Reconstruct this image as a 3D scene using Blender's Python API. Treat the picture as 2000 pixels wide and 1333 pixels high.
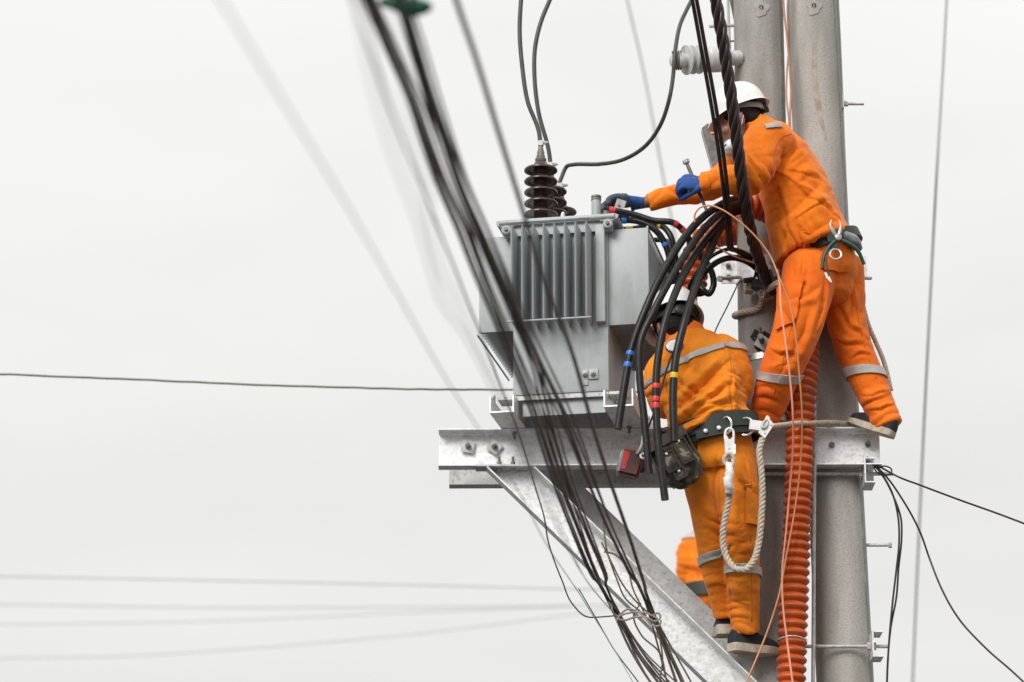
import bpy, bmesh, math, random
import numpy as np
from mathutils import Vector, Matrix

R = math.radians
random.seed(7)
rng = np.random.default_rng(7)
scene = bpy.context.scene
for o in list(bpy.data.objects):
    bpy.data.objects.remove(o)

# ------------------------------------------------------------------ camera
PITCH = R(17.0)
CAM = Vector((0.0, 0.0, 1.6))
FPX = 6220.0                      # focal length in pixels of the 2000 px wide photograph
cam_d = bpy.data.cameras.new('camera')
cam_d.sensor_width = 36.0
cam_d.lens = 36.0 * FPX / 2000.0
cam_d.clip_start = 0.1
cam_d.clip_end = 6000
cam_d.dof.use_dof = True
cam_d.dof.focus_distance = 13.35
cam_d.dof.aperture_fstop = 2.25
cam = bpy.data.objects.new('camera', cam_d)
cam.location = CAM
cam.rotation_euler = (math.pi / 2 + PITCH, 0, 0)
scene.collection.objects.link(cam)
scene.camera = cam
scene.render.resolution_x = 1024
scene.render.resolution_y = 682
scene.cycles.use_denoising = True
scene.cycles.max_bounces = 6

# ------------------------------------------------------------------ sky and sun (bright overcast)
SUN_EL, SUN_AZ = R(35), R(-150)     # azimuth from +Y, clockwise: behind and left of the camera
world = bpy.data.worlds.new('World')
scene.world = world
world.use_nodes = True
wn = world.node_tree
wn.nodes.clear()
w_out = wn.nodes.new('ShaderNodeOutputWorld')
w_bg = wn.nodes.new('ShaderNodeBackground')
w_sky = wn.nodes.new('ShaderNodeTexSky')
w_sky.sky_type = 'NISHITA'
w_sky.sun_disc = False
w_sky.sun_elevation = SUN_EL
w_sky.sun_rotation = SUN_AZ
w_sky.dust_density = 3.0
w_hs = wn.nodes.new('ShaderNodeHueSaturation')
w_hs.inputs['Saturation'].default_value = 0.12
w_tc = wn.nodes.new('ShaderNodeTexCoord')
w_sep = wn.nodes.new('ShaderNodeSeparateXYZ')
w_map = wn.nodes.new('ShaderNodeMapping')
w_map.inputs['Scale'].default_value = (1.0, 1.0, 3.2)
w_noise = wn.nodes.new('ShaderNodeTexNoise')
w_noise.inputs['Scale'].default_value = 4.2
w_noise.inputs['Detail'].default_value = 4
w_noise.inputs['Roughness'].default_value = 0.45
w_grad = wn.nodes.new('ShaderNodeMath'); w_grad.operation = 'MULTIPLY_ADD'   # brighter towards the zenith
w_grad.inputs[1].default_value = 6.8
w_grad.inputs[2].default_value = 8.35
w_cl = wn.nodes.new('ShaderNodeMapRange')
w_cl.inputs['From Min'].default_value = 0.3
w_cl.inputs['From Max'].default_value = 0.7
w_cl.inputs['To Min'].default_value = 0.925
w_cl.inputs['To Max'].default_value = 1.035
w_mul = wn.nodes.new('ShaderNodeMath'); w_mul.operation = 'MULTIPLY'
w_tint = wn.nodes.new('ShaderNodeVectorMath'); w_tint.operation = 'SCALE'
w_tint.inputs[0].default_value = (1.0, 0.997, 0.987)
w_mix = wn.nodes.new('ShaderNodeMix'); w_mix.data_type = 'RGBA'
w_mix.inputs['Factor'].default_value = 0.93
L = wn.links.new
L(w_tc.outputs['Generated'], w_sep.inputs[0])
L(w_tc.outputs['Generated'], w_map.inputs['Vector'])
L(w_map.outputs['Vector'], w_noise.inputs['Vector'])
L(w_noise.outputs['Fac'], w_cl.inputs['Value'])
L(w_sep.outputs['Z'], w_grad.inputs[0])
L(w_grad.outputs[0], w_mul.inputs[0])
L(w_cl.outputs['Result'], w_mul.inputs[1])
L(w_mul.outputs[0], w_tint.inputs['Scale'])
L(w_sky.outputs['Color'], w_hs.inputs['Color'])
L(w_hs.outputs['Color'], w_mix.inputs['A'])
L(w_tint.outputs['Vector'], w_mix.inputs['B'])
L(w_mix.outputs['Result'], w_bg.inputs['Color'])
w_bg.inputs['Strength'].default_value = 0.050
L(w_bg.outputs[0], w_out.inputs['Surface'])

sun_d = bpy.data.lights.new('sun', 'SUN')
sun_d.energy = 1.5
sun_d.angle = R(28)
sun_d.color = (1.0, 0.975, 0.94)
sun = bpy.data.objects.new('sun', sun_d)
sun_dir = Vector((math.sin(SUN_AZ) * math.cos(SUN_EL), math.cos(SUN_AZ) * math.cos(SUN_EL), math.sin(SUN_EL)))
sun.rotation_euler = (-sun_dir).to_track_quat('-Z', 'Y').to_euler()
sun.location = sun_dir * 60
scene.collection.objects.link(sun)

vs = scene.view_settings
vs.view_transform = 'Standard'
vs.look = 'None'
vs.exposure = 0.84
vs.gamma = 1.0
vs.use_curve_mapping = False

# ------------------------------------------------------------------ helpers
FWD = Vector((0, math.cos(PITCH), math.sin(PITCH)))
UPV = Vector((0, -math.sin(PITCH), math.cos(PITCH)))
V = Vector


def P(px, py, Y):
    """world point seen at photo pixel (px, py) that stands at distance Y from the camera along the ground"""
    d = FWD + V((1, 0, 0)) * ((px - 1000) / FPX) + UPV * ((666.5 - py) / FPX)
    return CAM + d * (Y / d.y)


class MB:
    """collects verts/faces into one mesh"""
    def __init__(self):
        self.v = []; self.f = []; self.n = 0

    def add(self, verts, faces):
        k = self.n
        self.v.extend([tuple(p) for p in verts])
        self.f.extend([tuple(i + k for i in f) for f in faces])
        self.n += len(verts)
        return self

    def box(self, c, h, M=None):
        """box with centre c, half sizes h and optional 3x3 rotation M"""
        vs_ = []
        for sz in (-1, 1):
            for sy in (-1, 1):
                for sx in (-1, 1):
                    p = V((sx * h[0], sy * h[1], sz * h[2]))
                    if M is not None:
                        p = M @ p
                    vs_.append(V(c) + p)
        return self.add(vs_, [(0, 2, 3, 1), (4, 5, 7, 6), (0, 1, 5, 4), (2, 6, 7, 3), (0, 4, 6, 2), (1, 3, 7, 5)])

    def prism(self, poly, d):
        """polygon (list of 3-D points) extruded along vector d"""
        n = len(poly)
        a = [V(p) for p in poly]; b = [p + V(d) for p in a]
        fs = [tuple(range(n - 1, -1, -1)), tuple(range(n, 2 * n))]
        fs += [(i, (i + 1) % n, (i + 1) % n + n, i + n) for i in range(n)]
        return self.add(a + b, fs)

    def tube(self, pts, r, sides=8, sub=6, cap=True, closed=False, round_cap=False):
        pts = [V(p) for p in pts]
        rr = list(r) if isinstance(r, (list, tuple, np.ndarray)) else [r] * len(pts)
        if sub > 1 and len(pts) > 2:
            pts, rr = catmull(pts, rr, sub, closed)
        fr = frames(pts, closed)
        if round_cap:
            a, b = pts[0], pts[-1]
            t0, t1 = fr[0][2], fr[-1][2]
            pre = []; post = []
            for k in (0.35, 0.75):
                pre.append((a - t0 * rr[0] * math.sqrt(1 - k * k), rr[0] * k, fr[0]))
                post.insert(0, (b + t1 * rr[-1] * math.sqrt(1 - k * k), rr[-1] * k, fr[-1]))
            seq = pre + [(p, q, f) for p, q, f in zip(pts, rr, fr)] + post
        else:
            seq = list(zip(pts, rr, fr))
        vs_ = []
        for p, q, (u, w, t) in seq:
            for k in range(sides):
                a = 2 * math.pi * k / sides
                vs_.append(p + u * (q * math.cos(a)) + w * (q * math.sin(a)))
        n = len(seq); fs = []
        for i in range(n - 1 + (1 if closed else 0)):
            j = (i + 1) % n
            for k in range(sides):
                k2 = (k + 1) % sides
                fs.append((i * sides + k, i * sides + k2, j * sides + k2, j * sides + k))
        if cap and not closed:
            fs.append(tuple(range(sides - 1, -1, -1)))
            fs.append(tuple((n - 1) * sides + k for k in range(sides)))
        return self.add(vs_, fs)

    def lathe(self, prof, base, axis, sides=24, cap=True):
        """profile list of (radius, height) turned round the axis through base"""
        axis = V(axis).normalized()
        u = axis.orthogonal().normalized(); w = axis.cross(u)
        vs_ = []
        for r_, h_ in prof:
            for k in range(sides):
                a = 2 * math.pi * k / sides
                vs_.append(V(base) + axis * h_ + (u * math.cos(a) + w * math.sin(a)) * r_)
        fs = []
        for i in range(len(prof) - 1):
            for k in range(sides):
                k2 = (k + 1) % sides
                fs.append((i * sides + k, i * sides + k2, (i + 1) * sides + k2, (i + 1) * sides + k))
        if cap:
            fs.append(tuple(range(sides - 1, -1, -1)))
            fs.append(tuple((len(prof) - 1) * sides + k for k in range(sides)))
        return self.add(vs_, fs)

    def ell(self, c, rx, ry, rz, M=None, seg=20, rings=12):
        vs_ = []; fs = []
        for i in range(rings + 1):
            ph = math.pi * (i + 0.02) / (rings + 0.04)
            for k in range(seg):
                a = 2 * math.pi * k / seg
                p = V((rx * math.sin(ph) * math.cos(a), ry * math.sin(ph) * math.sin(a), rz * math.cos(ph)))
                if M is not None:
                    p = M @ p
                vs_.append(V(c) + p)
        for i in range(rings):
            for k in range(seg):
                k2 = (k + 1) % seg
                fs.append((i * seg + k, (i + 1) * seg + k, (i + 1) * seg + k2, i * seg + k2))
        fs.append(tuple(range(seg))); fs.append(tuple(rings * seg + k for k in range(seg - 1, -1, -1)))
        return self.add(vs_, fs)

    def limb(self, pts, ra, rb, side, sub=6, sides=20, flat=(0.7, 0.7)):
        """elliptic tube with rounded ends; ra along 'side', rb across"""
        pts = [V(p) for p in pts]
        side = V(side)
        n0 = len(pts)
        vals = [(a, b, 0) for a, b in zip(ra, rb)]
        if n0 > 2 and sub > 1:
            p2, ra2 = catmull(pts, list(ra), sub)
            _, rb2 = catmull(pts, list(rb), sub)
        else:
            p2, ra2, rb2 = pts, list(ra), list(rb)
        fr = frames(p2)
        seq = [(p, a, b, f[2]) for p, a, b, f in zip(p2, ra2, rb2, fr)]
        m0 = min(seq[0][1], seq[0][2]); m1 = min(seq[-1][1], seq[-1][2])
        pre = []; post = []
        for k in (0.25, 0.6, 0.87):
            h = math.sqrt(1 - k * k)
            s = seq[0]; pre.append((s[0] - s[3] * m0 * h * flat[0], s[1] * k, s[2] * k, s[3]))
            s = seq[-1]; post.insert(0, (s[0] + s[3] * m1 * h * flat[1], s[1] * k, s[2] * k, s[3]))
        seq = pre + seq + post
        vs_ = []
        for p, a, b, t in seq:
            s = (side - t * side.dot(t)).normalized()
            n = t.cross(s)
            for k in range(sides):
                q = 2 * math.pi * k / sides
                vs_.append(p + s * (a * math.cos(q)) + n * (b * math.sin(q)))
        fs = []
        for i in range(len(seq) - 1):
            for k in range(sides):
                k2 = (k + 1) % sides
                fs.append((i * sides + k, i * sides + k2, (i + 1) * sides + k2, (i + 1) * sides + k))
        fs.append(tuple(range(sides - 1, -1, -1)))
        fs.append(tuple((len(seq) - 1) * sides + k for k in range(sides)))
        return self.add(vs_, fs)

    def mesh(self, name, smooth=True):
        me = bpy.data.meshes.new(name)
        me.from_pydata(self.v, [], self.f)
        me.update()
        return me


def catmull(pts, rr, sub, closed=False):
    n = len(pts); out = []; ro = []
    segs = n if closed else n - 1
    for i in range(segs):
        if closed:
            p0, p1, p2, p3 = pts[(i - 1) % n], pts[i], pts[(i + 1) % n], pts[(i + 2) % n]
            r1, r2 = rr[i], rr[(i + 1) % n]
        else:
            p1, p2 = pts[i], pts[i + 1]
            p0 = pts[i - 1] if i > 0 else p1 * 2 - p2
            p3 = pts[i + 2] if i + 2 < n else p2 * 2 - p1
            r1, r2 = rr[i], rr[i + 1]
        # centripetal-like tangents keep uneven spacing smooth
        d1 = max((p2 - p1).length, 1e-6)
        d0 = max((p1 - p0).length, 1e-6); d2 = max((p3 - p2).length, 1e-6)
        m1 = ((p1 - p0) / d0 * d1 + (p2 - p1) / d1 * d0) / (d0 + d1) * d1
        m2 = ((p2 - p1) / d1 * d2 + (p3 - p2) / d2 * d1) / (d1 + d2) * d1
        for k in range(sub):
            t = k / sub
            t2, t3 = t * t, t * t * t
            out.append(p1 * (2 * t3 - 3 * t2 + 1) + m1 * (t3 - 2 * t2 + t) + p2 * (-2 * t3 + 3 * t2) + m2 * (t3 - t2))
            s = t * t * (3 - 2 * t)
            ro.append(r1 + (r2 - r1) * s)
    if not closed:
        out.append(pts[-1].copy()); ro.append(rr[-1])
    return out, ro


def frames(pts, closed=False):
    n = len(pts); T = []
    for i in range(n):
        if closed:
            a, b = pts[(i - 1) % n], pts[(i + 1) % n]
        else:
            a, b = pts[max(i - 1, 0)], pts[min(i + 1, n - 1)]
        d = b - a
        T.append(d.normalized() if d.length > 1e-9 else V((0, 0, 1)))
    u = T[0].orthogonal().normalized(); out = []
    for t in T:
        u = (u - t * u.dot(t))
        u = u.normalized() if u.length > 1e-6 else t.orthogonal().normalized()
        out.append((u, t.cross(u), t))
    return out


def resample(pts, step):
    """even spacing along a polyline"""
    pts = [V(p) for p in pts]
    out = [pts[0].copy()]; need = step
    for a, b in zip(pts, pts[1:]):
        d = (b - a).length; pos = 0.0
        while d - pos >= need:
            pos += need
            out.append(a + (b - a) * (pos / d)); need = step
        need -= d - pos
    return out


COL = scene.collection
ROOT = {}


def root_loc(o):
    while o.parent is not None:
        o = o.parent
    return V(o.location)


def finish(name, me, mat, parent=None, smooth=40, loc=None):
    """link a mesh given in world coordinates; its origin goes to the thing's base"""
    if parent is not None:
        off = root_loc(parent)
    elif loc is not None:
        off = V(loc)
    else:
        co = np.empty(len(me.vertices) * 3); me.vertices.foreach_get('co', co); co = co.reshape(-1, 3)
        off = V(((co[:, 0].min() + co[:, 0].max()) / 2, (co[:, 1].min() + co[:, 1].max()) / 2, co[:, 2].min()))
    me.transform(Matrix.Translation(-off))
    if smooth is not None:
        me.polygons.foreach_set('use_smooth', [True] * len(me.polygons))
        if smooth < 180:
            me.set_sharp_from_angle(angle=R(smooth))
    if mat is not None:
        me.materials.append(mat)
    o = bpy.data.objects.new(name, me)
    COL.objects.link(o)
    if parent is not None:
        o.parent = parent
    else:
        o.location = off
    return o


def obj(name, mb, mat, parent=None, smooth=40, loc=None):
    me = mb.mesh(name)
    bm = bmesh.new(); bm.from_mesh(me)
    bmesh.ops.recalc_face_normals(bm, faces=bm.faces)
    bm.to_mesh(me); bm.free()
    return finish(name, me, mat, parent, smooth, loc)


def tag(o, label, cat, group=None):
    o['label'] = label; o['category'] = cat
    if group:
        o['group'] = group
    return o


def thing(name, label, cat, loc, group=None):
    o = bpy.data.objects.new(name, None)
    o.empty_display_size = 0.1
    COL.objects.link(o)
    o.location = loc
    return tag(o, label, cat, group)


def copy_part(src, parent, delta, name=None):
    c = src.copy()
    c.name = name or src.name.split('.')[0]
    COL.objects.link(c)
    c.parent = parent
    c.location = V(src.location) + V(delta)
    return c


def basis(fwd, up=(0, 0, 1)):
    """3x3 with columns (left-to-right x, forward y, up z)"""
    f = V(fwd).normalized()
    x = f.cross(V(up)).normalized()
    u = x.cross(f)
    return Matrix((x, f, u)).transposed()


def hexbolt(mb, p, d, r=0.011, head=0.014, shank=0.0, washer=None, M=None, up=(0, 0, 1)):
    """hex nut standing on p and pointing along d, optional square washer (half size) and protruding thread"""
    d = V(d).normalized()
    p = V(p)
    if washer:
        u = V(up) - d * V(up).dot(d)
        if u.length < 1e-4:
            u = d.orthogonal()
        u.normalize(); w = d.cross(u)
        if M is not None:
            u, w = u * math.cos(M) + w * math.sin(M), w * math.cos(M) - u * math.sin(M)
        Mw = Matrix((u, w, d)).transposed()
        mb.box(p + d * 0.003, (washer, washer, 0.003), Mw)
        p = p + d * 0.0062
    mb.lathe([(r * 0.9, 0), (r, 0.0015), (r, head - 0.002), (r * 0.86, head)], p, d, sides=6)
    if shank:
        mb.lathe([(r * 0.55, head - 0.001), (r * 0.55, head + shank - 0.002), (r * 0.42, head + shank)], p, d, sides=10)
    return mb


# ------------------------------------------------------------------ materials (all procedural)
def mat(name, c1, c2=None, rough=0.6, metal=0.0, scale=8.0, detail=5, bump=0.0, bscale=60.0, contrast=(0.35, 0.65),
        speck=None, sscale=90.0, samt=0.5, stretch=(1, 1, 1), spec=0.5, sheen=0.0, rough2=None, coat=0.0, stain=None, stscale=3.0, stlim=(0.58, 0.72), bdist=0.01):
    m = bpy.data.materials.new(name)
    m.use_nodes = True
    nt = m.node_tree; b = nt.nodes['Principled BSDF']; lk = nt.links.new
    b.inputs['Roughness'].default_value = rough
    b.inputs['Metallic'].default_value = metal
    b.inputs['Specular IOR Level'].default_value = spec
    if sheen:
        b.inputs['Sheen Weight'].default_value = sheen
        b.inputs['Sheen Roughness'].default_value = 0.4
    if coat:
        b.inputs['Coat Weight'].default_value = coat
        b.inputs['Coat Roughness'].default_value = 0.15
    c2 = c2 or c1
    tc = nt.nodes.new('ShaderNodeTexCoord')
    mp = nt.nodes.new('ShaderNodeMapping'); mp.inputs['Scale'].default_value = stretch
    lk(tc.outputs['Object'], mp.inputs['Vector'])
    nz = nt.nodes.new('ShaderNodeTexNoise')
    nz.inputs['Scale'].default_value = scale; nz.inputs['Detail'].default_value = detail
    lk(mp.outputs['Vector'], nz.inputs['Vector'])
    rp = nt.nodes.new('ShaderNodeValToRGB')
    rp.color_ramp.elements[0].position = contrast[0]; rp.color_ramp.elements[0].color = (*c1, 1)
    rp.color_ramp.elements[1].position = contrast[1]; rp.color_ramp.elements[1].color = (*c2, 1)
    lk(nz.outputs['Fac'], rp.inputs['Fac'])
    col = rp.outputs['Color']
    if speck is not None:
        n2 = nt.nodes.new('ShaderNodeTexNoise')
        n2.inputs['Scale'].default_value = sscale; n2.inputs['Detail'].default_value = 3
        lk(tc.outputs['Object'], n2.inputs['Vector'])
        mr = nt.nodes.new('ShaderNodeMapRange')
        mr.inputs['From Min'].default_value = 0.52; mr.inputs['From Max'].default_value = 0.7
        mr.inputs['To Max'].default_value = samt
        lk(n2.outputs['Fac'], mr.inputs['Value'])
        mx = nt.nodes.new('ShaderNodeMix'); mx.data_type = 'RGBA'
        mx.inputs['B'].default_value = (*speck, 1)
        lk(mr.outputs['Result'], mx.inputs['Factor']); lk(col, mx.inputs['A'])
        col = mx.outputs['Result']
    if stain is not None:
        n3 = nt.nodes.new('ShaderNodeTexNoise')
        n3.inputs['Scale'].default_value = stscale; n3.inputs['Detail'].default_value = 6; n3.inputs['Distortion'].default_value = 0.8
        lk(mp.outputs['Vector'], n3.inputs['Vector'])
        mr = nt.nodes.new('ShaderNodeMapRange')
        mr.inputs['From Min'].default_value = stlim[0]; mr.inputs['From Max'].default_value = stlim[1]
        mr.inputs['To Max'].default_value = 0.75
        lk(n3.outputs['Fac'], mr.inputs['Value'])
        mx = nt.nodes.new('ShaderNodeMix'); mx.data_type = 'RGBA'
        mx.inputs['B'].default_value = (*stain, 1)
        lk(mr.outputs['Result'], mx.inputs['Factor']); lk(col, mx.inputs['A'])
        col = mx.outputs['Result']
    lk(col, b.inputs['Base Color'])
    if rough2 is not None:
        mr = nt.nodes.new('ShaderNodeMapRange')
        mr.inputs['From Min'].default_value = 0.3; mr.inputs['From Max'].default_value = 0.7
        mr.inputs['To Min'].default_value = rough; mr.inputs['To Max'].default_value = rough2
        lk(nz.outputs['Fac'], mr.inputs['Value']); lk(mr.outputs['Result'], b.inputs['Roughness'])
    if bump:
        nb = nt.nodes.new('ShaderNodeTexNoise')
        nb.inputs['Scale'].default_value = bscale; nb.inputs['Detail'].default_value = 4
        lk(tc.outputs['Object'], nb.inputs['Vector'])
        bp = nt.nodes.new('ShaderNodeBump')
        bp.inputs['Strength'].default_value = bump; bp.inputs['Distance'].default_value = bdist
        lk(nb.outputs['Fac'], bp.inputs['Height']); lk(bp.outputs['Normal'], b.inputs['Normal'])
    return m


M = {}
M['concrete'] = mat('concrete', (0.32, 0.302, 0.276), (0.50, 0.478, 0.445), rough=0.9, scale=13, detail=10, bump=0.6, bscale=110, contrast=(0.28, 0.72),
                    speck=(0.24, 0.23, 0.21), sscale=150, samt=0.62, stain=(0.25, 0.232, 0.208), stscale=5.5, stretch=(1, 1, 0.16), stlim=(0.5, 0.74), bdist=0.004)
M['concrete_dark'] = mat('darker_concrete', (0.245, 0.23, 0.212), (0.40, 0.385, 0.362), rough=0.9, scale=12, detail=10, bump=0.6, bscale=110, contrast=(0.28, 0.72),
                        speck=(0.2, 0.185, 0.165), sscale=150, samt=0.62, stain=(0.19, 0.172, 0.15), stscale=5.0, stretch=(1, 1, 0.2), stlim=(0.48, 0.74), bdist=0.004)  # left pole: toned darker and browner overall than the right pole's concrete
M['concrete_patch'] = mat('concrete_patch', (0.33, 0.31, 0.285), (0.43, 0.41, 0.385), rough=0.9, scale=20, bump=0.3, bscale=120, bdist=0.004)
M['rust'] = mat('rust_stain', (0.30, 0.235, 0.17), (0.41, 0.365, 0.31), rough=0.9, scale=18, bump=0.3, bscale=140, bdist=0.003)
M['seam'] = mat('seam_grout', (0.13, 0.12, 0.11), (0.22, 0.205, 0.19), rough=0.95, scale=40)
M['hole'] = mat('hole_dark', (0.02, 0.018, 0.016), rough=0.9)
M['galv'] = mat('galvanised_steel', (0.68, 0.69, 0.69), (0.86, 0.865, 0.86), rough=0.42, rough2=0.58, metal=0.4, scale=26, detail=9, bump=0.12, bscale=70,
                speck=(0.42, 0.42, 0.41), sscale=75, samt=0.55, stain=(0.36, 0.34, 0.31), stscale=9, stlim=(0.62, 0.8), stretch=(1, 1, 2.2), bdist=0.003)
M['galv_dull'] = mat('dull_galvanised_steel', (0.44, 0.445, 0.44), (0.60, 0.605, 0.595), rough=0.55, rough2=0.7, metal=0.35, scale=18, detail=7, bump=0.15, bscale=90,
                     speck=(0.26, 0.25, 0.24), sscale=60, samt=0.6, bdist=0.003)
M['steel_dark'] = mat('weathered_steel', (0.14, 0.13, 0.12), (0.24, 0.22, 0.2), rough=0.6, metal=0.5, scale=40, bump=0.2, bscale=120, bdist=0.002)
M['steel_mid'] = mat('tool_steel', (0.3, 0.29, 0.28), (0.4, 0.39, 0.375), rough=0.4, metal=0.6, scale=40)
M['chrome'] = mat('bright_steel', (0.62, 0.62, 0.61), (0.75, 0.75, 0.74), rough=0.25, metal=0.8, scale=30)
M['alu'] = mat('cast_aluminium', (0.66, 0.66, 0.65), (0.78, 0.78, 0.77), rough=0.4, metal=0.35, scale=30, bump=0.1, bscale=80, bdist=0.002)
M['paint'] = mat('grey_transformer_paint', (0.345, 0.372, 0.382), (0.42, 0.447, 0.453), rough=0.42, rough2=0.55, scale=5, detail=6, bump=0.05, bscale=120,
                 speck=(0.29, 0.32, 0.33), sscale=30, samt=0.35, stain=(0.22, 0.215, 0.20), stscale=3.6, stretch=(1.6, 1.6, 0.4), stlim=(0.54, 0.78), bdist=0.002)
M['porcelain'] = mat('brown_porcelain', (0.04, 0.022, 0.017), (0.065, 0.038, 0.029), rough=0.24, scale=12, spec=0.5, speck=(0.13, 0.095, 0.08), sscale=40, samt=0.35)
M['polymer'] = mat('grey_white_porcelain', (0.50, 0.51, 0.50), (0.58, 0.59, 0.58), rough=0.3, scale=12)
M['rubber'] = mat('black_cable_sheath', (0.007, 0.007, 0.0075), (0.014, 0.014, 0.0145), rough=0.38, spec=0.32, scale=25, speck=(0.035, 0.034, 0.032), sscale=50, samt=0.3, bump=0.06, bscale=90, bdist=0.002)
M['cable_old'] = mat('weathered_cable_sheath', (0.075, 0.056, 0.046), (0.14, 0.11, 0.092), rough=0.55, spec=0.3, scale=18, speck=(0.12, 0.10, 0.085), sscale=60, samt=0.4)
M['cable_green'] = mat('olive_cable_sheath', (0.035, 0.042, 0.03), (0.06, 0.068, 0.05), rough=0.5, scale=12)
M['cable_olive'] = mat('olive_green_wire', (0.12, 0.15, 0.085), (0.18, 0.21, 0.13), rough=0.5, scale=12)
M['wire_pale'] = mat('pale_wire', (0.42, 0.43, 0.40), (0.5, 0.51, 0.48), rough=0.6, scale=12)
M['wire_far'] = mat('far_wire', (0.27, 0.275, 0.24), (0.34, 0.345, 0.30), rough=0.7, scale=4)
M['wire_pair'] = mat('brown_black_wire', (0.014, 0.008, 0.007), (0.028, 0.016, 0.014), rough=0.3, spec=0.4, scale=12)
M['orange_hose'] = mat('orange_hose', (0.47, 0.078, 0.010), (0.57, 0.105, 0.015), rough=0.42, scale=7, speck=(0.38, 0.075, 0.02), sscale=40, samt=0.5, stain=(0.3, 0.09, 0.05), stscale=6, stlim=(0.55, 0.75))
M['orange_string'] = mat('orange_wire', (0.78, 0.30, 0.19), (0.82, 0.38, 0.26), rough=0.5, scale=9)
M['orange_string_dull'] = mat('dull_orange_wire', (0.6, 0.24, 0.09), (0.66, 0.3, 0.14), rough=0.6, scale=9)
M['rope'] = mat('hemp_rope', (0.40, 0.34, 0.26), (0.56, 0.49, 0.40), rough=0.9, scale=60, bump=0.4, bscale=250, bdist=0.003)
M['rope_grey'] = mat('grey_binding_cord', (0.24, 0.215, 0.185), (0.36, 0.33, 0.29), rough=0.8, scale=30)
M['tag'] = mat('pale_orange_tag', (0.78, 0.40, 0.2), (0.82, 0.46, 0.26), rough=0.7, scale=20)
M['copper_dull'] = mat('dull_copper_wire', (0.36, 0.16, 0.08), (0.46, 0.23, 0.13), rough=0.5, scale=14)
M['rope_white'] = mat('white_rope_splice', (0.68, 0.66, 0.62), (0.8, 0.78, 0.75), rough=0.9, scale=40, bump=0.5, bscale=160, bdist=0.004)
M['tape_red'] = mat('red_tape', (0.62, 0.03, 0.035), rough=0.4)
M['tape_blue'] = mat('blue_tape', (0.02, 0.16, 0.55), rough=0.4)
M['tape_yellow'] = mat('yellow_tape', (0.72, 0.42, 0.02), rough=0.4)
ORG = dict(rough=0.82, sheen=0.15, spec=0.25, bump=0.42, bscale=42, bdist=0.0075)
M['cloth_upper'] = mat('orange_twill', (0.79, 0.165, 0.006), (0.87, 0.215, 0.010), scale=7, detail=6, stain=(0.66, 0.15, 0.018), stscale=9, stlim=(0.58, 0.8), **ORG)
M['cloth_upper_pants'] = mat('orange_twill_trousers', (0.74, 0.135, 0.007), (0.82, 0.175, 0.010), scale=5, detail=4, stain=(0.52, 0.13, 0.03), stscale=7, stlim=(0.62, 0.85), **ORG)
M['cloth_lower'] = mat('faded_orange_twill', (0.78, 0.215, 0.008), (0.85, 0.265, 0.014), scale=5, detail=5, stain=(0.66, 0.22, 0.025), stscale=8, stlim=(0.58, 0.8), **ORG)
M['cloth_lower_pants'] = mat('worn_orange_twill', (0.71, 0.175, 0.009), (0.80, 0.235, 0.014), scale=6, detail=6, stain=(0.45, 0.15, 0.03), stscale=7, stlim=(0.55, 0.8), **ORG)
M['seam_upper'] = mat('orange_stitching', (0.66, 0.115, 0.005), rough=0.9)
M['seam_lower'] = mat('ochre_stitching', (0.58, 0.16, 0.01), rough=0.9)
M['cloth_trim'] = mat('orange_collar', (0.80, 0.155, 0.006), rough=0.82, sheen=0.15, spec=0.25)
M['reflect'] = mat('grey_reflective_tape', (0.36, 0.345, 0.32), (0.45, 0.435, 0.41), rough=0.45, scale=20, bump=0.3, bscale=200, bdist=0.002)
M['helmet'] = mat('white_helmet_plastic', (0.73, 0.73, 0.71), (0.79, 0.79, 0.775), rough=0.32, scale=7, speck=(0.6, 0.58, 0.55), sscale=35, samt=0.3)
M['black_plastic'] = mat('black_plastic', (0.018, 0.018, 0.019), (0.03, 0.03, 0.03), rough=0.5, scale=20)
M['grey_plastic'] = mat('grey_plastic_strap', (0.16, 0.17, 0.18), (0.23, 0.24, 0.25), rough=0.35, scale=20)
M['hair'] = mat('black_hair', (0.005, 0.0045, 0.004), (0.012, 0.010, 0.009), spec=0.2, rough=0.7, scale=70, bump=0.6, bscale=180, bdist=0.004)
M['skin'] = mat('brown_skin', (0.20, 0.088, 0.050), (0.27, 0.125, 0.074), rough=0.55, scale=9, bump=0.1, bscale=200, bdist=0.001)
M['mask'] = mat('white_face_mask', (0.68, 0.72, 0.73), (0.76, 0.79, 0.8), rough=0.85, scale=12)
M['mask_blue'] = mat('pale_blue_mask_trim', (0.35, 0.55, 0.6), rough=0.85)
M['glove'] = mat('blue_knit_glove', (0.016, 0.062, 0.24), (0.028, 0.095, 0.31), rough=0.9, scale=30, bump=0.6, bscale=320, bdist=0.003)
M['glove_dark'] = mat('dark_rubber_palm', (0.03, 0.045, 0.075), (0.055, 0.07, 0.1), rough=0.6, scale=30, bump=0.3, bscale=160, bdist=0.002)
M['belt'] = mat('dark_green_webbing', (0.012, 0.02, 0.014), (0.025, 0.034, 0.025), rough=0.55, scale=30, bump=0.3, bscale=300, bdist=0.002)
M['belt_black'] = mat('black_webbing', (0.012, 0.012, 0.013), (0.022, 0.022, 0.023), rough=0.6, scale=30)
M['green_grip'] = mat('dark_green_grip', (0.008, 0.06, 0.045), (0.012, 0.085, 0.06), rough=0.4, scale=20)
M['green_clamp'] = mat('green_plastic_clamp', (0.006, 0.075, 0.04), (0.01, 0.1, 0.055), rough=0.4, scale=10)
M['shoe'] = mat('black_canvas', (0.012, 0.014, 0.02), (0.025, 0.028, 0.036), rough=0.85, scale=30, bump=0.3, bscale=250, bdist=0.002)
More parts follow.
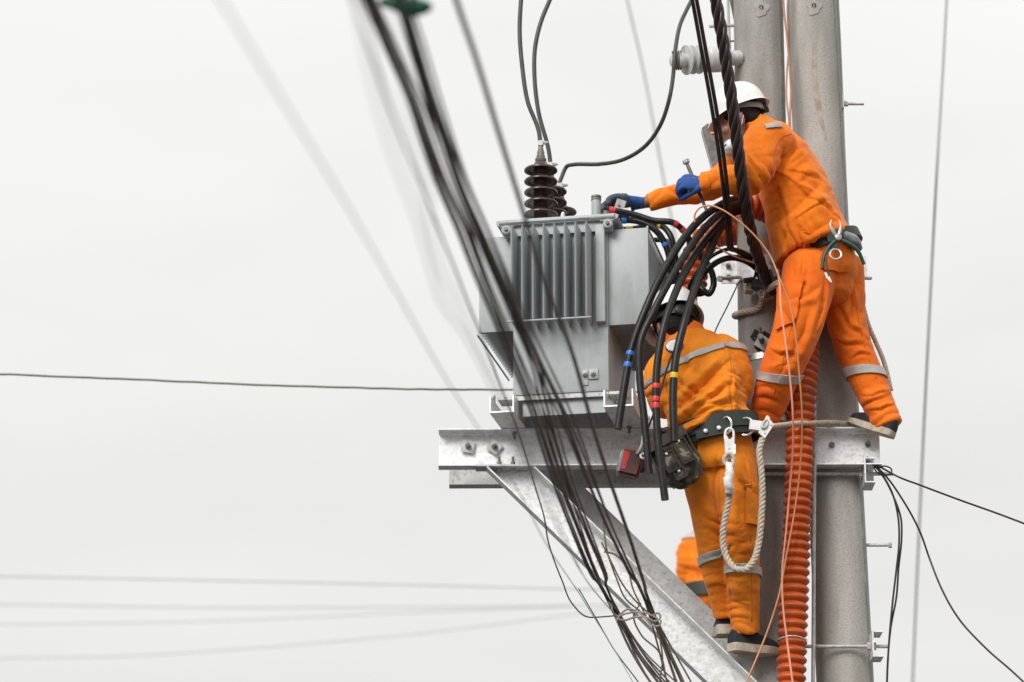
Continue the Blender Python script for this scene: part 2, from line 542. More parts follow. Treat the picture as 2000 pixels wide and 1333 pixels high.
M['sole'] = mat('dirty_rubber_sole', (0.42, 0.35, 0.26), (0.60, 0.53, 0.43), rough=0.85, scale=22, bump=0.3, bscale=120, speck=(0.3, 0.24, 0.17), sscale=60, samt=0.6, bdist=0.003)
M['sock'] = mat('grey_sock', (0.38, 0.38, 0.37), rough=0.95)
M['leather'] = mat('dark_brown_leather', (0.05, 0.032, 0.026), (0.085, 0.06, 0.05), rough=0.65, scale=25, bump=0.2, bscale=120, bdist=0.002)
M['drill_red'] = mat('maroon_tool_plastic', (0.055, 0.010, 0.008), (0.085, 0.018, 0.014), rough=0.5, scale=20)
M['drill_label'] = mat('red_battery_label', (0.42, 0.014, 0.014), (0.47, 0.02, 0.018), rough=0.45, scale=20)
M['white_paint'] = mat('white_print', (0.78, 0.78, 0.77), rough=0.5)
M['navy'] = mat('navy_print', (0.02, 0.04, 0.16), rough=0.6)
M['red_paint'] = mat('faded_red_paint', (0.44, 0.2, 0.16), (0.52, 0.32, 0.27), rough=0.85, scale=14)
M['wood'] = mat('pale_wood_block', (0.36, 0.27, 0.17), (0.46, 0.36, 0.24), rough=0.8, scale=12, stretch=(1, 1, 8))
M['wood_plank'] = mat('scaffold_board', (0.3, 0.23, 0.15), (0.4, 0.31, 0.2), rough=0.85, scale=9, stretch=(1, 9, 9))
M['ground'] = mat('asphalt_ground', (0.05, 0.05, 0.05), (0.085, 0.083, 0.08), rough=0.95, scale=0.6, detail=8, bump=0.2, bscale=20)
# camouflage: hard-edged olive, sand and black patches
m = bpy.data.materials.new('camouflage_fabric'); m.use_nodes = True
nt = m.node_tree; b = nt.nodes['Principled BSDF']; b.inputs['Roughness'].default_value = 0.85
tc = nt.nodes.new('ShaderNodeTexCoord'); nz = nt.nodes.new('ShaderNodeTexNoise')
nz.inputs['Scale'].default_value = 20; nz.inputs['Detail'].default_value = 1.5
rp = nt.nodes.new('ShaderNodeValToRGB'); rp.color_ramp.interpolation = 'CONSTANT'
for pos, c in ((0.0, (0.02, 0.019, 0.016)), (0.43, (0.055, 0.055, 0.035)), (0.53, (0.10, 0.075, 0.05)), (0.60, (0.30, 0.26, 0.18))):
    e = rp.color_ramp.elements[0] if pos == 0 else rp.color_ramp.elements.new(pos)
    e.color = (*c, 1)
rp.color_ramp.elements[-1].color = (0.30, 0.26, 0.18, 1)
nt.links.new(tc.outputs['Object'], nz.inputs['Vector']); nt.links.new(nz.outputs['Fac'], rp.inputs['Fac']); nt.links.new(rp.outputs['Color'], b.inputs['Base Color'])
M['camo'] = m

# ------------------------------------------------------------------ ground
g = MB(); g.add([(-3000, -3000, 0), (3000, -3000, 0), (3000, 3000, 0), (-3000, 3000, 0)], [(0, 1, 2, 3)])
go = obj('ground', g, M['ground'], smooth=None, loc=(0, 0, 0)); go['kind'] = 'structure'

# ------------------------------------------------------------------ concrete poles
PY = 13.2                                    # distance of the pole pair


def make_pole(label, x_top, x_low, rust):
    """x at z=7.23 and at z=4.14; tapered round pole from the ground to above the frame"""
    zt, zl, z1 = 7.23, 4.14, 10.2
    k = (x_top - x_low) / (zt - zl)
    X = lambda z: x_low + k * (z - zl)
    RAD = lambda z: 0.1205 - 0.0033 * (z - zl)
    t = thing('utility_pole', label, 'utility pole', (X(0), PY, 0), 'pair of concrete poles')
    mb = MB(); n = 64; zs = np.linspace(-0.6, z1, 46)
    vs_ = []
    for z in zs:
        for q in range(n):
            a = 2 * math.pi * q / n
            r = RAD(z)
            # a thin mould seam stands proud at about 40 degrees from the front on the right and its opposite
            for sa in (R(-36), R(144)):
                d = (a - sa + math.pi) % (2 * math.pi) - math.pi
                r += 0.0035 * math.exp(-(d / 0.05) ** 2)
            vs_.append((X(z) + r * math.cos(a), PY + r * math.sin(a), z))
    fs = []
    for i in range(len(zs) - 1):
        for q in range(n):
            q2 = (q + 1) % n
            fs.append((i * n + q, i * n + q2, (i + 1) * n + q2, (i + 1) * n + q))
    fs.append(tuple((len(zs) - 1) * n + q for q in range(n)))
    mb.add(vs_, fs)
    obj('shaft', mb, M['concrete'] if rust else M['concrete_dark'], t, smooth=60)

    def on(z, a, lift=0.0):
        r = RAD(z) + lift
        return V((X(z) + r * math.cos(a), PY + r * math.sin(a), z))
    # mould seam: a thin ragged line where the grout has broken out
    sm_ = MB(); rr_ = random.Random(5 if rust else 9); zz_ = 3.6
    while zz_ < 8.2:
        ln_ = rr_.uniform(0.05, 0.3); gap = rr_.choice((0.004, 0.01, 0.05))
        st_ = 6; vs3 = []
        for i in range(st_ + 1):
            z = zz_ + ln_ * i / st_; w_ = rr_.uniform(0.006, 0.017)
            ac = R(-36) + rr_.uniform(-0.01, 0.01)
            vs3 += [on(z, ac - w_, 0.0042), on(z, ac + w_, 0.0042)]
        sm_.add(vs3, [(2 * i, 2 * i + 1, 2 * i + 3, 2 * i + 2) for i in range(st_)])
        zz_ += ln_ + gap
    so_ = obj('mould_seam', sm_, M['seam'], t); so_['kind'] = 'stuff'
    # cast-in hole with a smoothed patch of mortar round it
    zh = P(1485, 15, PY - 0.11).z + (0.0 if x_top < 1.2 else 0.008)
    a0 = R(-90 + 2) if x_top < 1.2 else R(-92)
    pm = MB(); pts = []
    for q in range(26):
        b = 2 * math.pi * q / 26
        rr = 0.031 * (1 + 0.16 * math.sin(3 * b + 1) + 0.1 * math.sin(5 * b))
        pts.append(on(zh - 0.004 + rr * 1.25 * math.sin(b), a0 + rr * math.cos(b) / RAD(zh), 0.0035))
    pm.add([on(zh, a0, 0.0045)] + pts, [(0, 1 + q, 1 + (q + 1) % 26) for q in range(26)])
    obj('mortar_patch', pm, M['concrete_patch'], t)
    hm = MB(); hc = on(zh, a0, 0.007)
    hm.lathe([(0.0001, -0.003), (0.0085, -0.003), (0.0095, 0.0), (0.0085, -0.002)], hc, (hc - V((X(zh), PY, zh))), sides=16, cap=False)
    obj('bolt_hole', hm, M['hole'], t)
    if rust:
        pr = MB()
        line = [(1590, 85), (1590, 130), (1591, 165), (1597, 205), (1605, 245), (1614, 278)]
        wd = [7, 9, 11, 12, 8, 2]
        vs2 = []
        for (lx, ly), w_ in zip(line, wd):
            z = P(lx, ly, PY - 0.1).z
            for s_ in (-1, 0, 1):
                x = (lx + s_ * w_ * 0.5 - 1000) / FPX * (PY - 0.1) / (math.cos(PITCH) - (666.5 - ly) / FPX * math.sin(PITCH))
                c_ = max(-1, min(1, (x - X(z)) / RAD(z)))
                vs2.append(on(z, -math.acos(c_), 0.0012))
        fs2 = []
        for i in range(len(line) - 1):
            for q in (0, 1):
                fs2.append((i * 3 + q, i * 3 + q + 1, i * 3 + q + 4, i * 3 + q + 3))
        pr.add(vs2, fs2)
        obj('rust_streak', pr, M['rust'], t)
    return t, X, RAD


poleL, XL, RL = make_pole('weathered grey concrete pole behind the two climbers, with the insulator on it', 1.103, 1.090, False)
poleR, XR, RR_ = make_pole('grey concrete pole with a rust streak, right one of the pair', 1.343, 1.398, True)

# ------------------------------------------------------------------ platform beams
YF = 13.075                                  # back of the front beam's web, against the poles
zb_top = P(1290, 836, YF - 0.07).z           # top face of the beams
HB = 0.163                                   # beam height


def channel(a, b, up, out, h, w, t=0.007, lip=0.004):
    """C channel from a to b: web centre line at a-b, flanges reach along 'out', height h along 'up'"""
    mb = MB(); up = V(up).normalized(); out = V(out).normalized()
    prof = [(-h / 2, 0), (-h / 2, w), (-h / 2 + t * 0.8, w), (-h / 2 + t * 1.3, t + 0.004), (-h / 2 + t * 1.8, t), (h / 2 - t * 1.8, t), (h / 2 - t * 1.3, t + 0.004),
            (h / 2 - t * 0.8, w), (h / 2, w), (h / 2, 0)]
    mb.prism([V(a) + up * p + out * q for p, q in prof], V(b) - V(a))
    return mb


xa, xb = P(857, 870, YF).x, P(1717, 870, YF).x
fb = thing('platform_beam', 'front galvanised channel beam carrying the transformer, bolts showing on its face', 'beam', (xa, YF, zb_top - HB), 'steel platform beams')
yw = 0.012                                   # the beam is not quite square to the view
zc_ = zb_top - HB / 2
obj('channel', channel((xa, YF + yw, zc_), (xb, YF - yw, zc_), (0, 0, 1), (0, -1, 0), HB, 0.072), M['galv'], fb, smooth=30)
fy = YF - 0.007


def face_bolt(px, py, w, rot, sh, r=0.0105):
    mb = MB(); p = P(px, py, fy); p.y = fy - 0.002
    hexbolt(mb, p, (0, -1, 0), r=r, head=0.012, shank=sh, washer=None)
    return mb


for px, py, rot, sh in ((914, 873, 10, 0.012), (966, 874, 35, 0.02), (1624, 871, 0, 0.0), (1694, 870, 25, 0.03)):
    p = P(px, py, fy); p.y = fy - 0.0015 - (xb - p.x) * 0
    mbw = MB(); a = R(rot)
    Mw = Matrix(((math.cos(a), 0, math.sin(a)), (0, 1, 0), (-math.sin(a), 0, math.cos(a))))
    mbw.box(p - V((0, 0.004, 0)), (0.0265, 0.003, 0.0265), Mw)
    wo = obj('square_washer', mbw, M['galv_dull'], fb, smooth=None)
    mbn = MB(); hexbolt(mbn, p - V((0, 0.0075, 0)), (0, -1, 0), r=0.0125, head=0.013, shank=sh)
    obj('bolt', mbn, M['steel_dark'], fb, smooth=30)
for px, py in ((975, 897), (1002, 896), (1694, 893)):
    p = P(px, py, YF - 0.04); p.z = zb_top - HB + 0.0105
    mbn = MB(); hexbolt(mbn, p, (0, 0, 1), r=0.0105, head=0.012, shank=0.022)
    obj('bolt', mbn, M['steel_dark'], fb, smooth=30)
for px, py in ((963, 839), (1497, 871)):
    p = P(px, py, fy)
    sm = MB(); sm.box((p.x, fy - 0.0005 if py > 860 else YF - 0.0715, p.z if py > 860 else zb_top - 0.003), (0.014, 0.0012, 0.006 if py > 860 else 0.0015))
    obj('slot', sm, M['hole'] if py > 860 else M['white_paint'], fb, smooth=None)

YB = 13.322
bb = thing('platform_beam', 'rear galvanised channel beam behind the poles, lower in view', 'beam', (xa, YB, zb_top - HB), 'steel platform beams')
xa2, xb2 = P(877, 930, YB).x, P(1560, 930, YB).x + 0.5
xb2 = xb
obj('channel', channel((xa2, YB + yw, zc_), (xb2, YB - yw, zc_), (0, 0, 1), (0, 1, 0), HB, 0.072), M['galv_dull'], bb, smooth=30)
# tie rods that clamp the two beams to the poles
for xx in (XL(5) - 0.165, XR(5) + 0.15):
    mb = MB(); mb.tube([(xx, YF - 0.0, zc_), (xx, YB, zc_)], 0.008, 10)
    obj('tie_rod', mb, M['steel_dark'], bb)

# ------------------------------------------------------------------ diagonal braces


def brace(name, label, top_px, bot_px, Y, out, mtl, hw):
    a = P(*top_px, Y); b = P(*bot_px, Y)
    d = (b - a).normalized()
    up = V((-d.z, 0, d.x)); up = up if up.z > 0 else -up
    t = thing('diagonal_brace', label, 'brace', (b.x, Y, b.z), 'diagonal steel braces')
    mb = MB()
    ch = channel(a, b, up, (0, out, 0), hw, 0.085, t=0.007)
    bmx = bmesh.new(); me = ch.mesh('channel'); bmx.from_mesh(me)
    # cut the top square under the beam
    geom = bmx.verts[:] + bmx.edges[:] + bmx.faces[:]
    r_ = bmesh.ops.bisect_plane(bmx, geom=geom, plane_co=(0, 0, zb_top - HB - 0.012), plane_no=(0, 0, 1), clear_outer=True)
    bmesh.ops.holes_fill(bmx, edges=[e for e in bmx.edges if e.is_boundary])
    bmesh.ops.recalc_face_normals(bmx, faces=bmx.faces)
    bmx.to_mesh(me); bmx.free()
    finish('channel', me, mtl, t, 30)
    return t, a, b, d, up


# centre line of the front web: through (1062,985) and (1357,1250)
fbr, a_, b_, d_, u_ = brace('diagonal_brace', 'front galvanised brace running down from the beam to the pole, behind the loose cables',
                            (900, 827), (1520, 1429), YF - 0.004, -1, M['galv'], 0.146)
pt = MB(); pc = P(981, 908, YF - 0.038); pt.box((pc.x, YF - 0.042, zb_top - HB - 0.0055), (0.112, 0.045, 0.0035))
obj('end_plate', pt, M['galv_dull'], fbr, smooth=None)
for px in (975, 1002):
    mbn = MB(); q = P(px, 912, YF - 0.04); hexbolt(mbn, (q.x, q.y, zb_top - HB - 0.0095), (0, 0, -1), r=0.0105, head=0.012)
    obj('bolt', mbn, M['galv_dull'], fbr, smooth=30)
mw = MB()
for k in range(16):
    q = P(948 + k * 5.2, 918 + 3 * math.sin(k * 2.1), YF - 0.012); mw.ell((q.x, YF - 0.0125, q.z + 0.006), 0.009, 0.004, 0.006 + 0.003 * math.sin(k * 1.7), seg=10, rings=6)
obj('weld_seam', mw, M['steel_dark'], fbr)
bbr, *_ = brace('diagonal_brace', 'rear galvanised brace, upper of the two slanting channels, next to the boots',
                (1002, 863), (1560, 1402), YB + 0.004, 1, M['galv_dull'], 0.148)
# where the braces meet the pole a clamp band holds them (just below the photograph)
zz = P(1500, 1400, PY).z
cl = thing('pole_clamp', 'steel clamp plates gripping the pole at the foot of the braces', 'clamp', (XL(zz), PY, zz - 0.08))
for sgn, yy in ((-1, YF - 0.03), (1, YB + 0.03)):
    cm = MB(); cm.box((XL(zz) + 0.0, yy, zz), (0.2, 0.025, 0.08)); obj('plate', cm, M['galv_dull'], cl, smooth=None)

# ------------------------------------------------------------------ transformer
TA = R(-11.0)
TX = V((math.cos(TA), math.sin(TA), 0)); TY = V((-math.sin(TA), math.cos(TA), 0)); TZ = V((0, 0, 1))
fc = P(1095, 700, 12.79)
T0 = V((fc.x, 12.79, zb_top)) + TY * 0.37
TM = Matrix((TX, TY, TZ)).transposed()


def TL(x, y, z):
    return T0 + TX * x + TY * y + TZ * z


tr = thing('transformer', 'grey distribution transformer with cooling fins standing on the steel beams', 'transformer', T0)


def tbox(name, c, h, mtl=None, parent=None, bev=0.0, smooth=None):
    mb = MB(); mb.box(TL(*c), h, TM)
    me = mb.mesh(name)
    bmx = bmesh.new(); bmx.from_mesh(me)
    bmesh.ops.recalc_face_normals(bmx, faces=bmx.faces)
    if bev:
        bmesh.ops.bevel(bmx, geom=bmx.edges[:], offset=bev, segments=2, affect='EDGES', profile=0.6)
    bmx.to_mesh(me); bmx.free()
    return finish(name, me, mtl or M['paint'], parent or tr, 40 if bev else smooth)


tank = tbox('tank', (0, 0, 0.455), (0.205, 0.37, 0.365), bev=0.012)
# base flange line of the tank
tbox('tank_base', (0, 0, 0.083), (0.198, 0.362, 0.012), M['galv_dull'])
# front corrugated bank: 8 wedge fins, then left and right banks of fins stacked in depth


def fin_mesh(length, height, thick):
    """fin standing on local x=0 plane reaching +x by length; the outer edge is pinched"""
    mb = MB()
    prof = [(0.0, -thick), (length * 0.86, -thick * 0.8), (length * 0.97, -thick * 0.55), (length, 0), (length * 0.97, thick * 0.55), (length * 0.86, thick * 0.8), (0.0, thick)]
    lo = [V((p, q, 0)) for p, q in prof]; hi = [V((p, q, height)) for p, q in prof]
    lo2 = [V((p * 0.985, q * 0.25, -0.012)) for p, q in prof]
    n = len(prof)
    # pinched top and bottom welds
    top = [V((p * 0.985, q * 0.15, height + 0.018)) for p, q in prof]
    vs_ = lo2 + lo + hi + top
    fs = []
    for k in range(3):
        for i in range(n - 1):
            fs.append((k * n + i, k * n + i + 1, (k + 1) * n + i + 1, (k + 1) * n + i))
    fs.append(tuple(range(n))); fs.append(tuple(3 * n + i for i in range(n)))
    mb.add(vs_, fs)
    return mb


def add_fins(origin_list, ax, ay, length, height, thick):
    first = None
    for c in origin_list:
        if first is None:
            mb = fin_mesh(length, height, thick)
            o0 = TL(*c)
            mb.v = [tuple(o0 + ax * p[0] + ay * p[1] + TZ * p[2]) for p in mb.v]
            first = obj('cooling_fin', mb, M['paint'], tr, smooth=50)
            c0 = c
        else:
            d = TL(*c) - TL(*c0)
            copy_part(first, tr, d)


nf = 8
fx = [-0.186 + i * 0.0455 for i in range(nf)]
add_fins([(x, -0.37, 0.392) for x in fx], -TY, TX, 0.128, 0.395, 0.0075)
# weld rods across the fin tips
for z, x0, x1 in ((0.378, -0.21, 0.150), (0.816, -0.195, 0.150)):
    mb = MB(); mb.tube([TL(x0, -0.492, z), TL(x1, -0.492, z)], 0.0045, 8)
    obj('weld_rod', mb, M['paint'], tr)
# corner plates beside the front bank
tbox('corner_plate', (0.176, -0.385, 0.60), (0.020, 0.018, 0.215), bev=0.004)
NS = 17
ys = [-0.335 + i * 0.0418 for i in range(NS)]
add_fins([(-0.203, y, 0.392) for y in ys], -TX, TY, 0.150, 0.395, 0.0065)
add_fins([(0.203, y, 0.392) for y in ys], TX, TY, 0.172, 0.395, 0.0065)
# flat end sheets that close each side bank towards the viewer
for s, ln in ((-1, 0.150), (1, 0.172)):
    tbox('end_sheet', (s * (0.203 + ln / 2), -0.350, 0.592), (ln / 2, 0.004, 0.212), bev=0.003)
    mb = MB(); mb.tube([TL(s * (0.203 + ln + 0.008), -0.35, 0.372), TL(s * (0.203 + ln + 0.008), 0.345, 0.372)], 0.0042, 8)
    obj('weld_rod', mb, M['paint'], tr)
    mb = MB(); mb.tube([TL(s * (0.203 + ln - 0.004), -0.35, 0.808), TL(s * (0.203 + ln - 0.004), 0.345, 0.808)], 0.005, 8)
    obj('weld_rod', mb, M['paint'], tr)
# lid with a rolled rim and clamp bolts on the corners
lid = tbox('lid', (-0.008, -0.005, 0.842), (0.252, 0.405, 0.011), bev=0.006)
for y in (-0.405, 0.395):
    mb = MB(); mb.tube([TL(-0.255, y, 0.846), TL(0.24, y, 0.846)], 0.0125, 12)
    obj('rolled_rim', mb, M['paint'], lid)
for x in (-0.258, 0.242):
    mb = MB(); mb.tube([TL(x, -0.405, 0.846), TL(x, 0.395, 0.846)], 0.0125, 12)
    obj('rolled_rim', mb, M['paint'], lid)
tbox('lid_skirt', (-0.005, -0.378, 0.812), (0.232, 0.014, 0.024))
for x in (-0.225, 0.212):
    mb = MB(); mb.lathe([(0.021, 0), (0.021, 0.02), (0.017, 0.024)], TL(x, -0.392, 0.813), -TY, sides=20)
    cp = obj('corner_clamp', mb, M['paint'], lid)
    mb = MB(); hexbolt(mb, TL(x, -0.417, 0.813), -TY, r=0.009, head=0.009)
    obj('bolt', mb, M['steel_dark'], cp)
    tbox('clamp_strap', (x - 0.004 * (1 if x > 0 else -1), -0.386, 0.832), (0.031, 0.022, 0.005), None, lid, bev=0.003)
# breather pipe and lifting lugs
mb = MB(); mb.lathe([(0.0205, 0), (0.0205, 0.102)], TL(0.150, -0.33, 0.845), TZ, sides=24)
bp_ = obj('filler_pipe', mb, M['paint'], tr)
mb = MB(); mb.lathe([(0.0205, 0.1), (0.022, 0.102), (0.022, 0.106), (0.0205, 0.108), (0.0205, 0.112), (0.022, 0.114), (0.021, 0.122), (0.014, 0.124)], TL(0.150, -0.33, 0.846), TZ, sides=24)
obj('pipe_cap', mb, M['steel_dark'], bp_)
for x, y in ((0.005, -0.32), (-0.02, 0.3)):
    mb = MB()
    pts = [TL(x, y + 0.022 * math.cos(a), 0.85 + 0.028 + 0.024 * math.sin(a)) for a in np.linspace(-0.9, math.pi + 0.9, 11)]
    mb.tube([TL(x, y + 0.02, 0.848)] + pts + [TL(x, y - 0.02, 0.848)], 0.007, 8, sub=2)
    obj('lifting_lug', mb, M['alu'], tr)
# drain plate with bolts on the lower front
tbox('drain_plate', (0.140, -0.374, 0.165), (0.020, 0.004, 0.022), bev=0.002)
tbox('drain_tab', (0.105, -0.373, 0.152), (0.012, 0.003, 0.034), bev=0.002)
for x, z in ((0.138, 0.167), (0.103, 0.166)):
    mb = MB(); hexbolt(mb, TL(x, -0.379, z), -TY, r=0.012, head=0.014, shank=0.008)
    obj('bolt', mb, M['galv_dull'], tr)
# feet: two U channels reaching forward over the beams and two cross bars
for x in (-0.238, 0.254):
    mb = MB()
    t = 0.006; w = 0.052 if x < 0 else 0.062; h = 0.072
    prof = [(-w, 0), (w, 0), (w, h), (w - t, h), (w - t, t), (-w + t, t), (-w + t, h), (-w, h)]
    mb.prism([TL(x + p, -0.44, q + 0.001) for p, q in prof], TY * 0.88)
    ft = obj('foot_channel', mb, M['galv'], tr, smooth=None)
    mb = MB(); hexbolt(mb, TL(x, -0.155, -0.007), -TZ, r=0.011, head=0.012, shank=0.02)
    obj('bolt', mb, M['steel_dark'], ft)
    mb = MB(); hexbolt(mb, TL(x - 0.004, -0.30, 0.007), TZ, r=0.011, head=0.012, shank=0.02)
    obj('bolt', mb, M['steel_dark'], ft)
    # upright lug plates welded between foot and tank
    tbox('foot_bracket', (x * 0.96, -0.33, 0.078), (0.04, 0.05, 0.006), M['galv_dull'], ft)
tbox('cross_bar', (0.008, -0.335, 0.036), (0.175, 0.006, 0.030))
tbox('cross_bar', (0.008, 0.20, 0.036), (0.175, 0.03, 0.030), M['galv_dull'])
# rising angle at the left foot
mb = MB(); mb.prism([TL(-0.292, -0.40, 0.075), TL(-0.292, -0.33, 0.075), TL(-0.292, -0.33, 0.110), TL(-0.292, -0.40, 0.075)][:3], TX * 0.006)
obj('gusset', mb, M['galv_dull'], tr, smooth=None)
# high-voltage bushings


def bushing(x, y):
    mb = MB(); b0 = TL(x, y, 0.853)
    prof = [(0.044, 0.0), (0.044, 0.012), (0.036, 0.018)]
    for k in range(5):
        h = 0.066 + k * 0.0505
        prof += [(0.030, h - 0.012), (0.032, h), (0.044, h + 0.003), (0.054, h - 0.001), (0.066, h - 0.004), (0.0715, h - 0.004), (0.0725, h + 0.001), (0.069, h + 0.006), (0.052, h + 0.012), (0.038, h + 0.018), (0.031, h + 0.026)]
    prof += [(0.028, 0.302), (0.022, 0.308)]
    mb.lathe(prof, b0, TZ, sides=40)
    o = obj('bushing', mb, M['porcelain'], tr, smooth=60)
    b0 = b0 + TZ * 0.040
    mb = MB(); mb.lathe([(0.021, 0.266), (0.0245, 0.272), (0.0245, 0.281), (0.018, 0.285), (0.019, 0.293), (0.016, 0.300), (0.0165, 0.312), (0.013, 0.318), (0.0105, 0.336), (0.007, 0.345)], b0, TZ, sides=18)
    obj('terminal_stud', mb, M['steel_dark'], o)
    mb = MB(); mb.box(b0 + TZ * 0.352, (0.011, 0.011, 0.011), TM)
    hexbolt(mb, b0 + TZ * 0.354 + TX * 0.011, TX, r=0.008, head=0.016, shank=0.008)
    mb.tube([b0 + TZ * 0.36, b0 + TZ * 0.385], 0.007, 8)
    obj('wire_clamp', mb, M['galv_dull'], o)
    return b0


BU = [bushing(-0.100, -0.275), bushing(-0.108, 0.0), bushing(-0.112, 0.275)]
# low-voltage spouts on the right edge of the lid
for k in range(4):
    mb = MB(); mb.lathe([(0.02, 0), (0.02, 0.02), (0.015, 0.03), (0.015, 0.05), (0.012, 0.055)], TL(0.185, -0.30 + 0.16 * k, 0.853), TZ, sides=16)
    obj('terminal_spout', mb, M['polymer'] if k else M['steel_dark'], tr)

# ------------------------------------------------------------------ post insulator on the left pole
ia = P(1433, 114, 13.12); ib = P(1312, 119, 13.0)
t = thing('post_insulator', 'pale grey ribbed post insulator mounted sideways on the left pole', 'insulator', ia)
ax = (ib - ia); Lx = ax.length; ax.normalize()
mb = MB()
sc_ = Lx
prof = [(0.030, 0.10 * sc_), (0.056, 0.115 * sc_), (0.0585, 0.14 * sc_), (0.060, 0.22 * sc_), (0.060, 0.42 * sc_), (0.055, 0.45 * sc_), (0.032, 0.47 * sc_)]
for h in (0.56, 0.66, 0.76):
    rr = 0.064 if h < 0.7 else 0.066
    prof += [(0.031, (h - 0.03) * sc_), (0.05, (h - 0.012) * sc_), (rr, h * sc_), (rr, (h + 0.012) * sc_), (0.045, (h + 0.016) * sc_), (0.031, (h + 0.02) * sc_)]
prof += [(0.031, 0.82 * sc_), (0.039, 0.85 * sc_), (0.040, 0.93 * sc_), (0.033, 0.97 * sc_), (0.024, 1.0 * sc_)]
mb.lathe(prof, ia, ax, sides=40)
obj('porcelain_body', mb, M['polymer'], t, smooth=50)
mb = MB(); mb.lathe([(0.034, -0.03), (0.034, 0.1 * sc_), (0.03, 0.11 * sc_)], ia, ax, sides=24)
mb.tube([ia - ax * 0.12 + V((0, 0.03, 0)), ia], 0.012, 10)
obj('mounting_stud', mb, M['galv_dull'], t)
mb = MB()
for k in range(5):
    c = ib - ax * (0.004 + 0.010 * k)
    mb.tube([c + (V((0, 1, 0)) * math.cos(a) + V((0, 0, 1)) * math.sin(a)) * (0.0405 + 0.002 * (k % 2)) for a in np.linspace(0, 2 * math.pi, 14)[:-1]], 0.0028, 6, sub=2, closed=True)
obj('tie_wire', mb, M['cable_green'], t)

# ------------------------------------------------------------------ cloth and body tools


def vnoise(p, seed=0):
    """smooth value noise for an (n,3) array, range -1..1"""
    p = p + seed * 17.31
    i = np.floor(p).astype(np.int64); f = p - i
    f = f * f * f * (f * (f * 6 - 15) + 10)

    def h(a, b, c):
        n = (a * 374761393 + b * 668265263 + c * 2147483647 + seed * 1274126177) & 0x7fffffff
        n = ((n ^ (n >> 13)) * 1274126177) & 0x7fffffff
        return ((n ^ (n >> 16)) & 0xffff) / 32767.5 - 1.0
    x, y, z = i[:, 0], i[:, 1], i[:, 2]
    out = 0
    for dx in (0, 1):
        wx = f[:, 0] if dx else 1 - f[:, 0]
        for dy in (0, 1):
            wy = f[:, 1] if dy else 1 - f[:, 1]
            for dz in (0, 1):
                wz = f[:, 2] if dz else 1 - f[:, 2]
                out = out + wx * wy * wz * h(x + dx, y + dy, z + dz)
    return out


def remesh(mb, voxel, smooth_iter=4, name='tmp'):
    me = mb.mesh(name)
    bm = bmesh.new(); bm.from_mesh(me); bmesh.ops.recalc_face_normals(bm, faces=bm.faces); bm.to_mesh(me); bm.free()
    o = bpy.data.objects.new('tmp', me); COL.objects.link(o)
    md = o.modifiers.new('r', 'REMESH'); md.mode = 'VOXEL'; md.voxel_size = voxel
    ms = o.modifiers.new('s', 'SMOOTH'); ms.factor = 0.5; ms.iterations = smooth_iter
    dg = bpy.context.evaluated_depsgraph_get()
    out = bpy.data.meshes.new_from_object(o.evaluated_get(dg))
    bpy.data.objects.remove(o); bpy.data.meshes.remove(me)
    out.name = name
    return out


def get_co(me):
    n = len(me.vertices)
    co = np.empty(n * 3); me.vertices.foreach_get('co', co)
    no = np.empty(n * 3); me.vertex_normals.foreach_get('vector', no)
    return co.reshape(-1, 3), no.reshape(-1, 3)


def set_co(me, co):
    me.vertices.foreach_set('co', np.ascontiguousarray(co).ravel()); me.update()


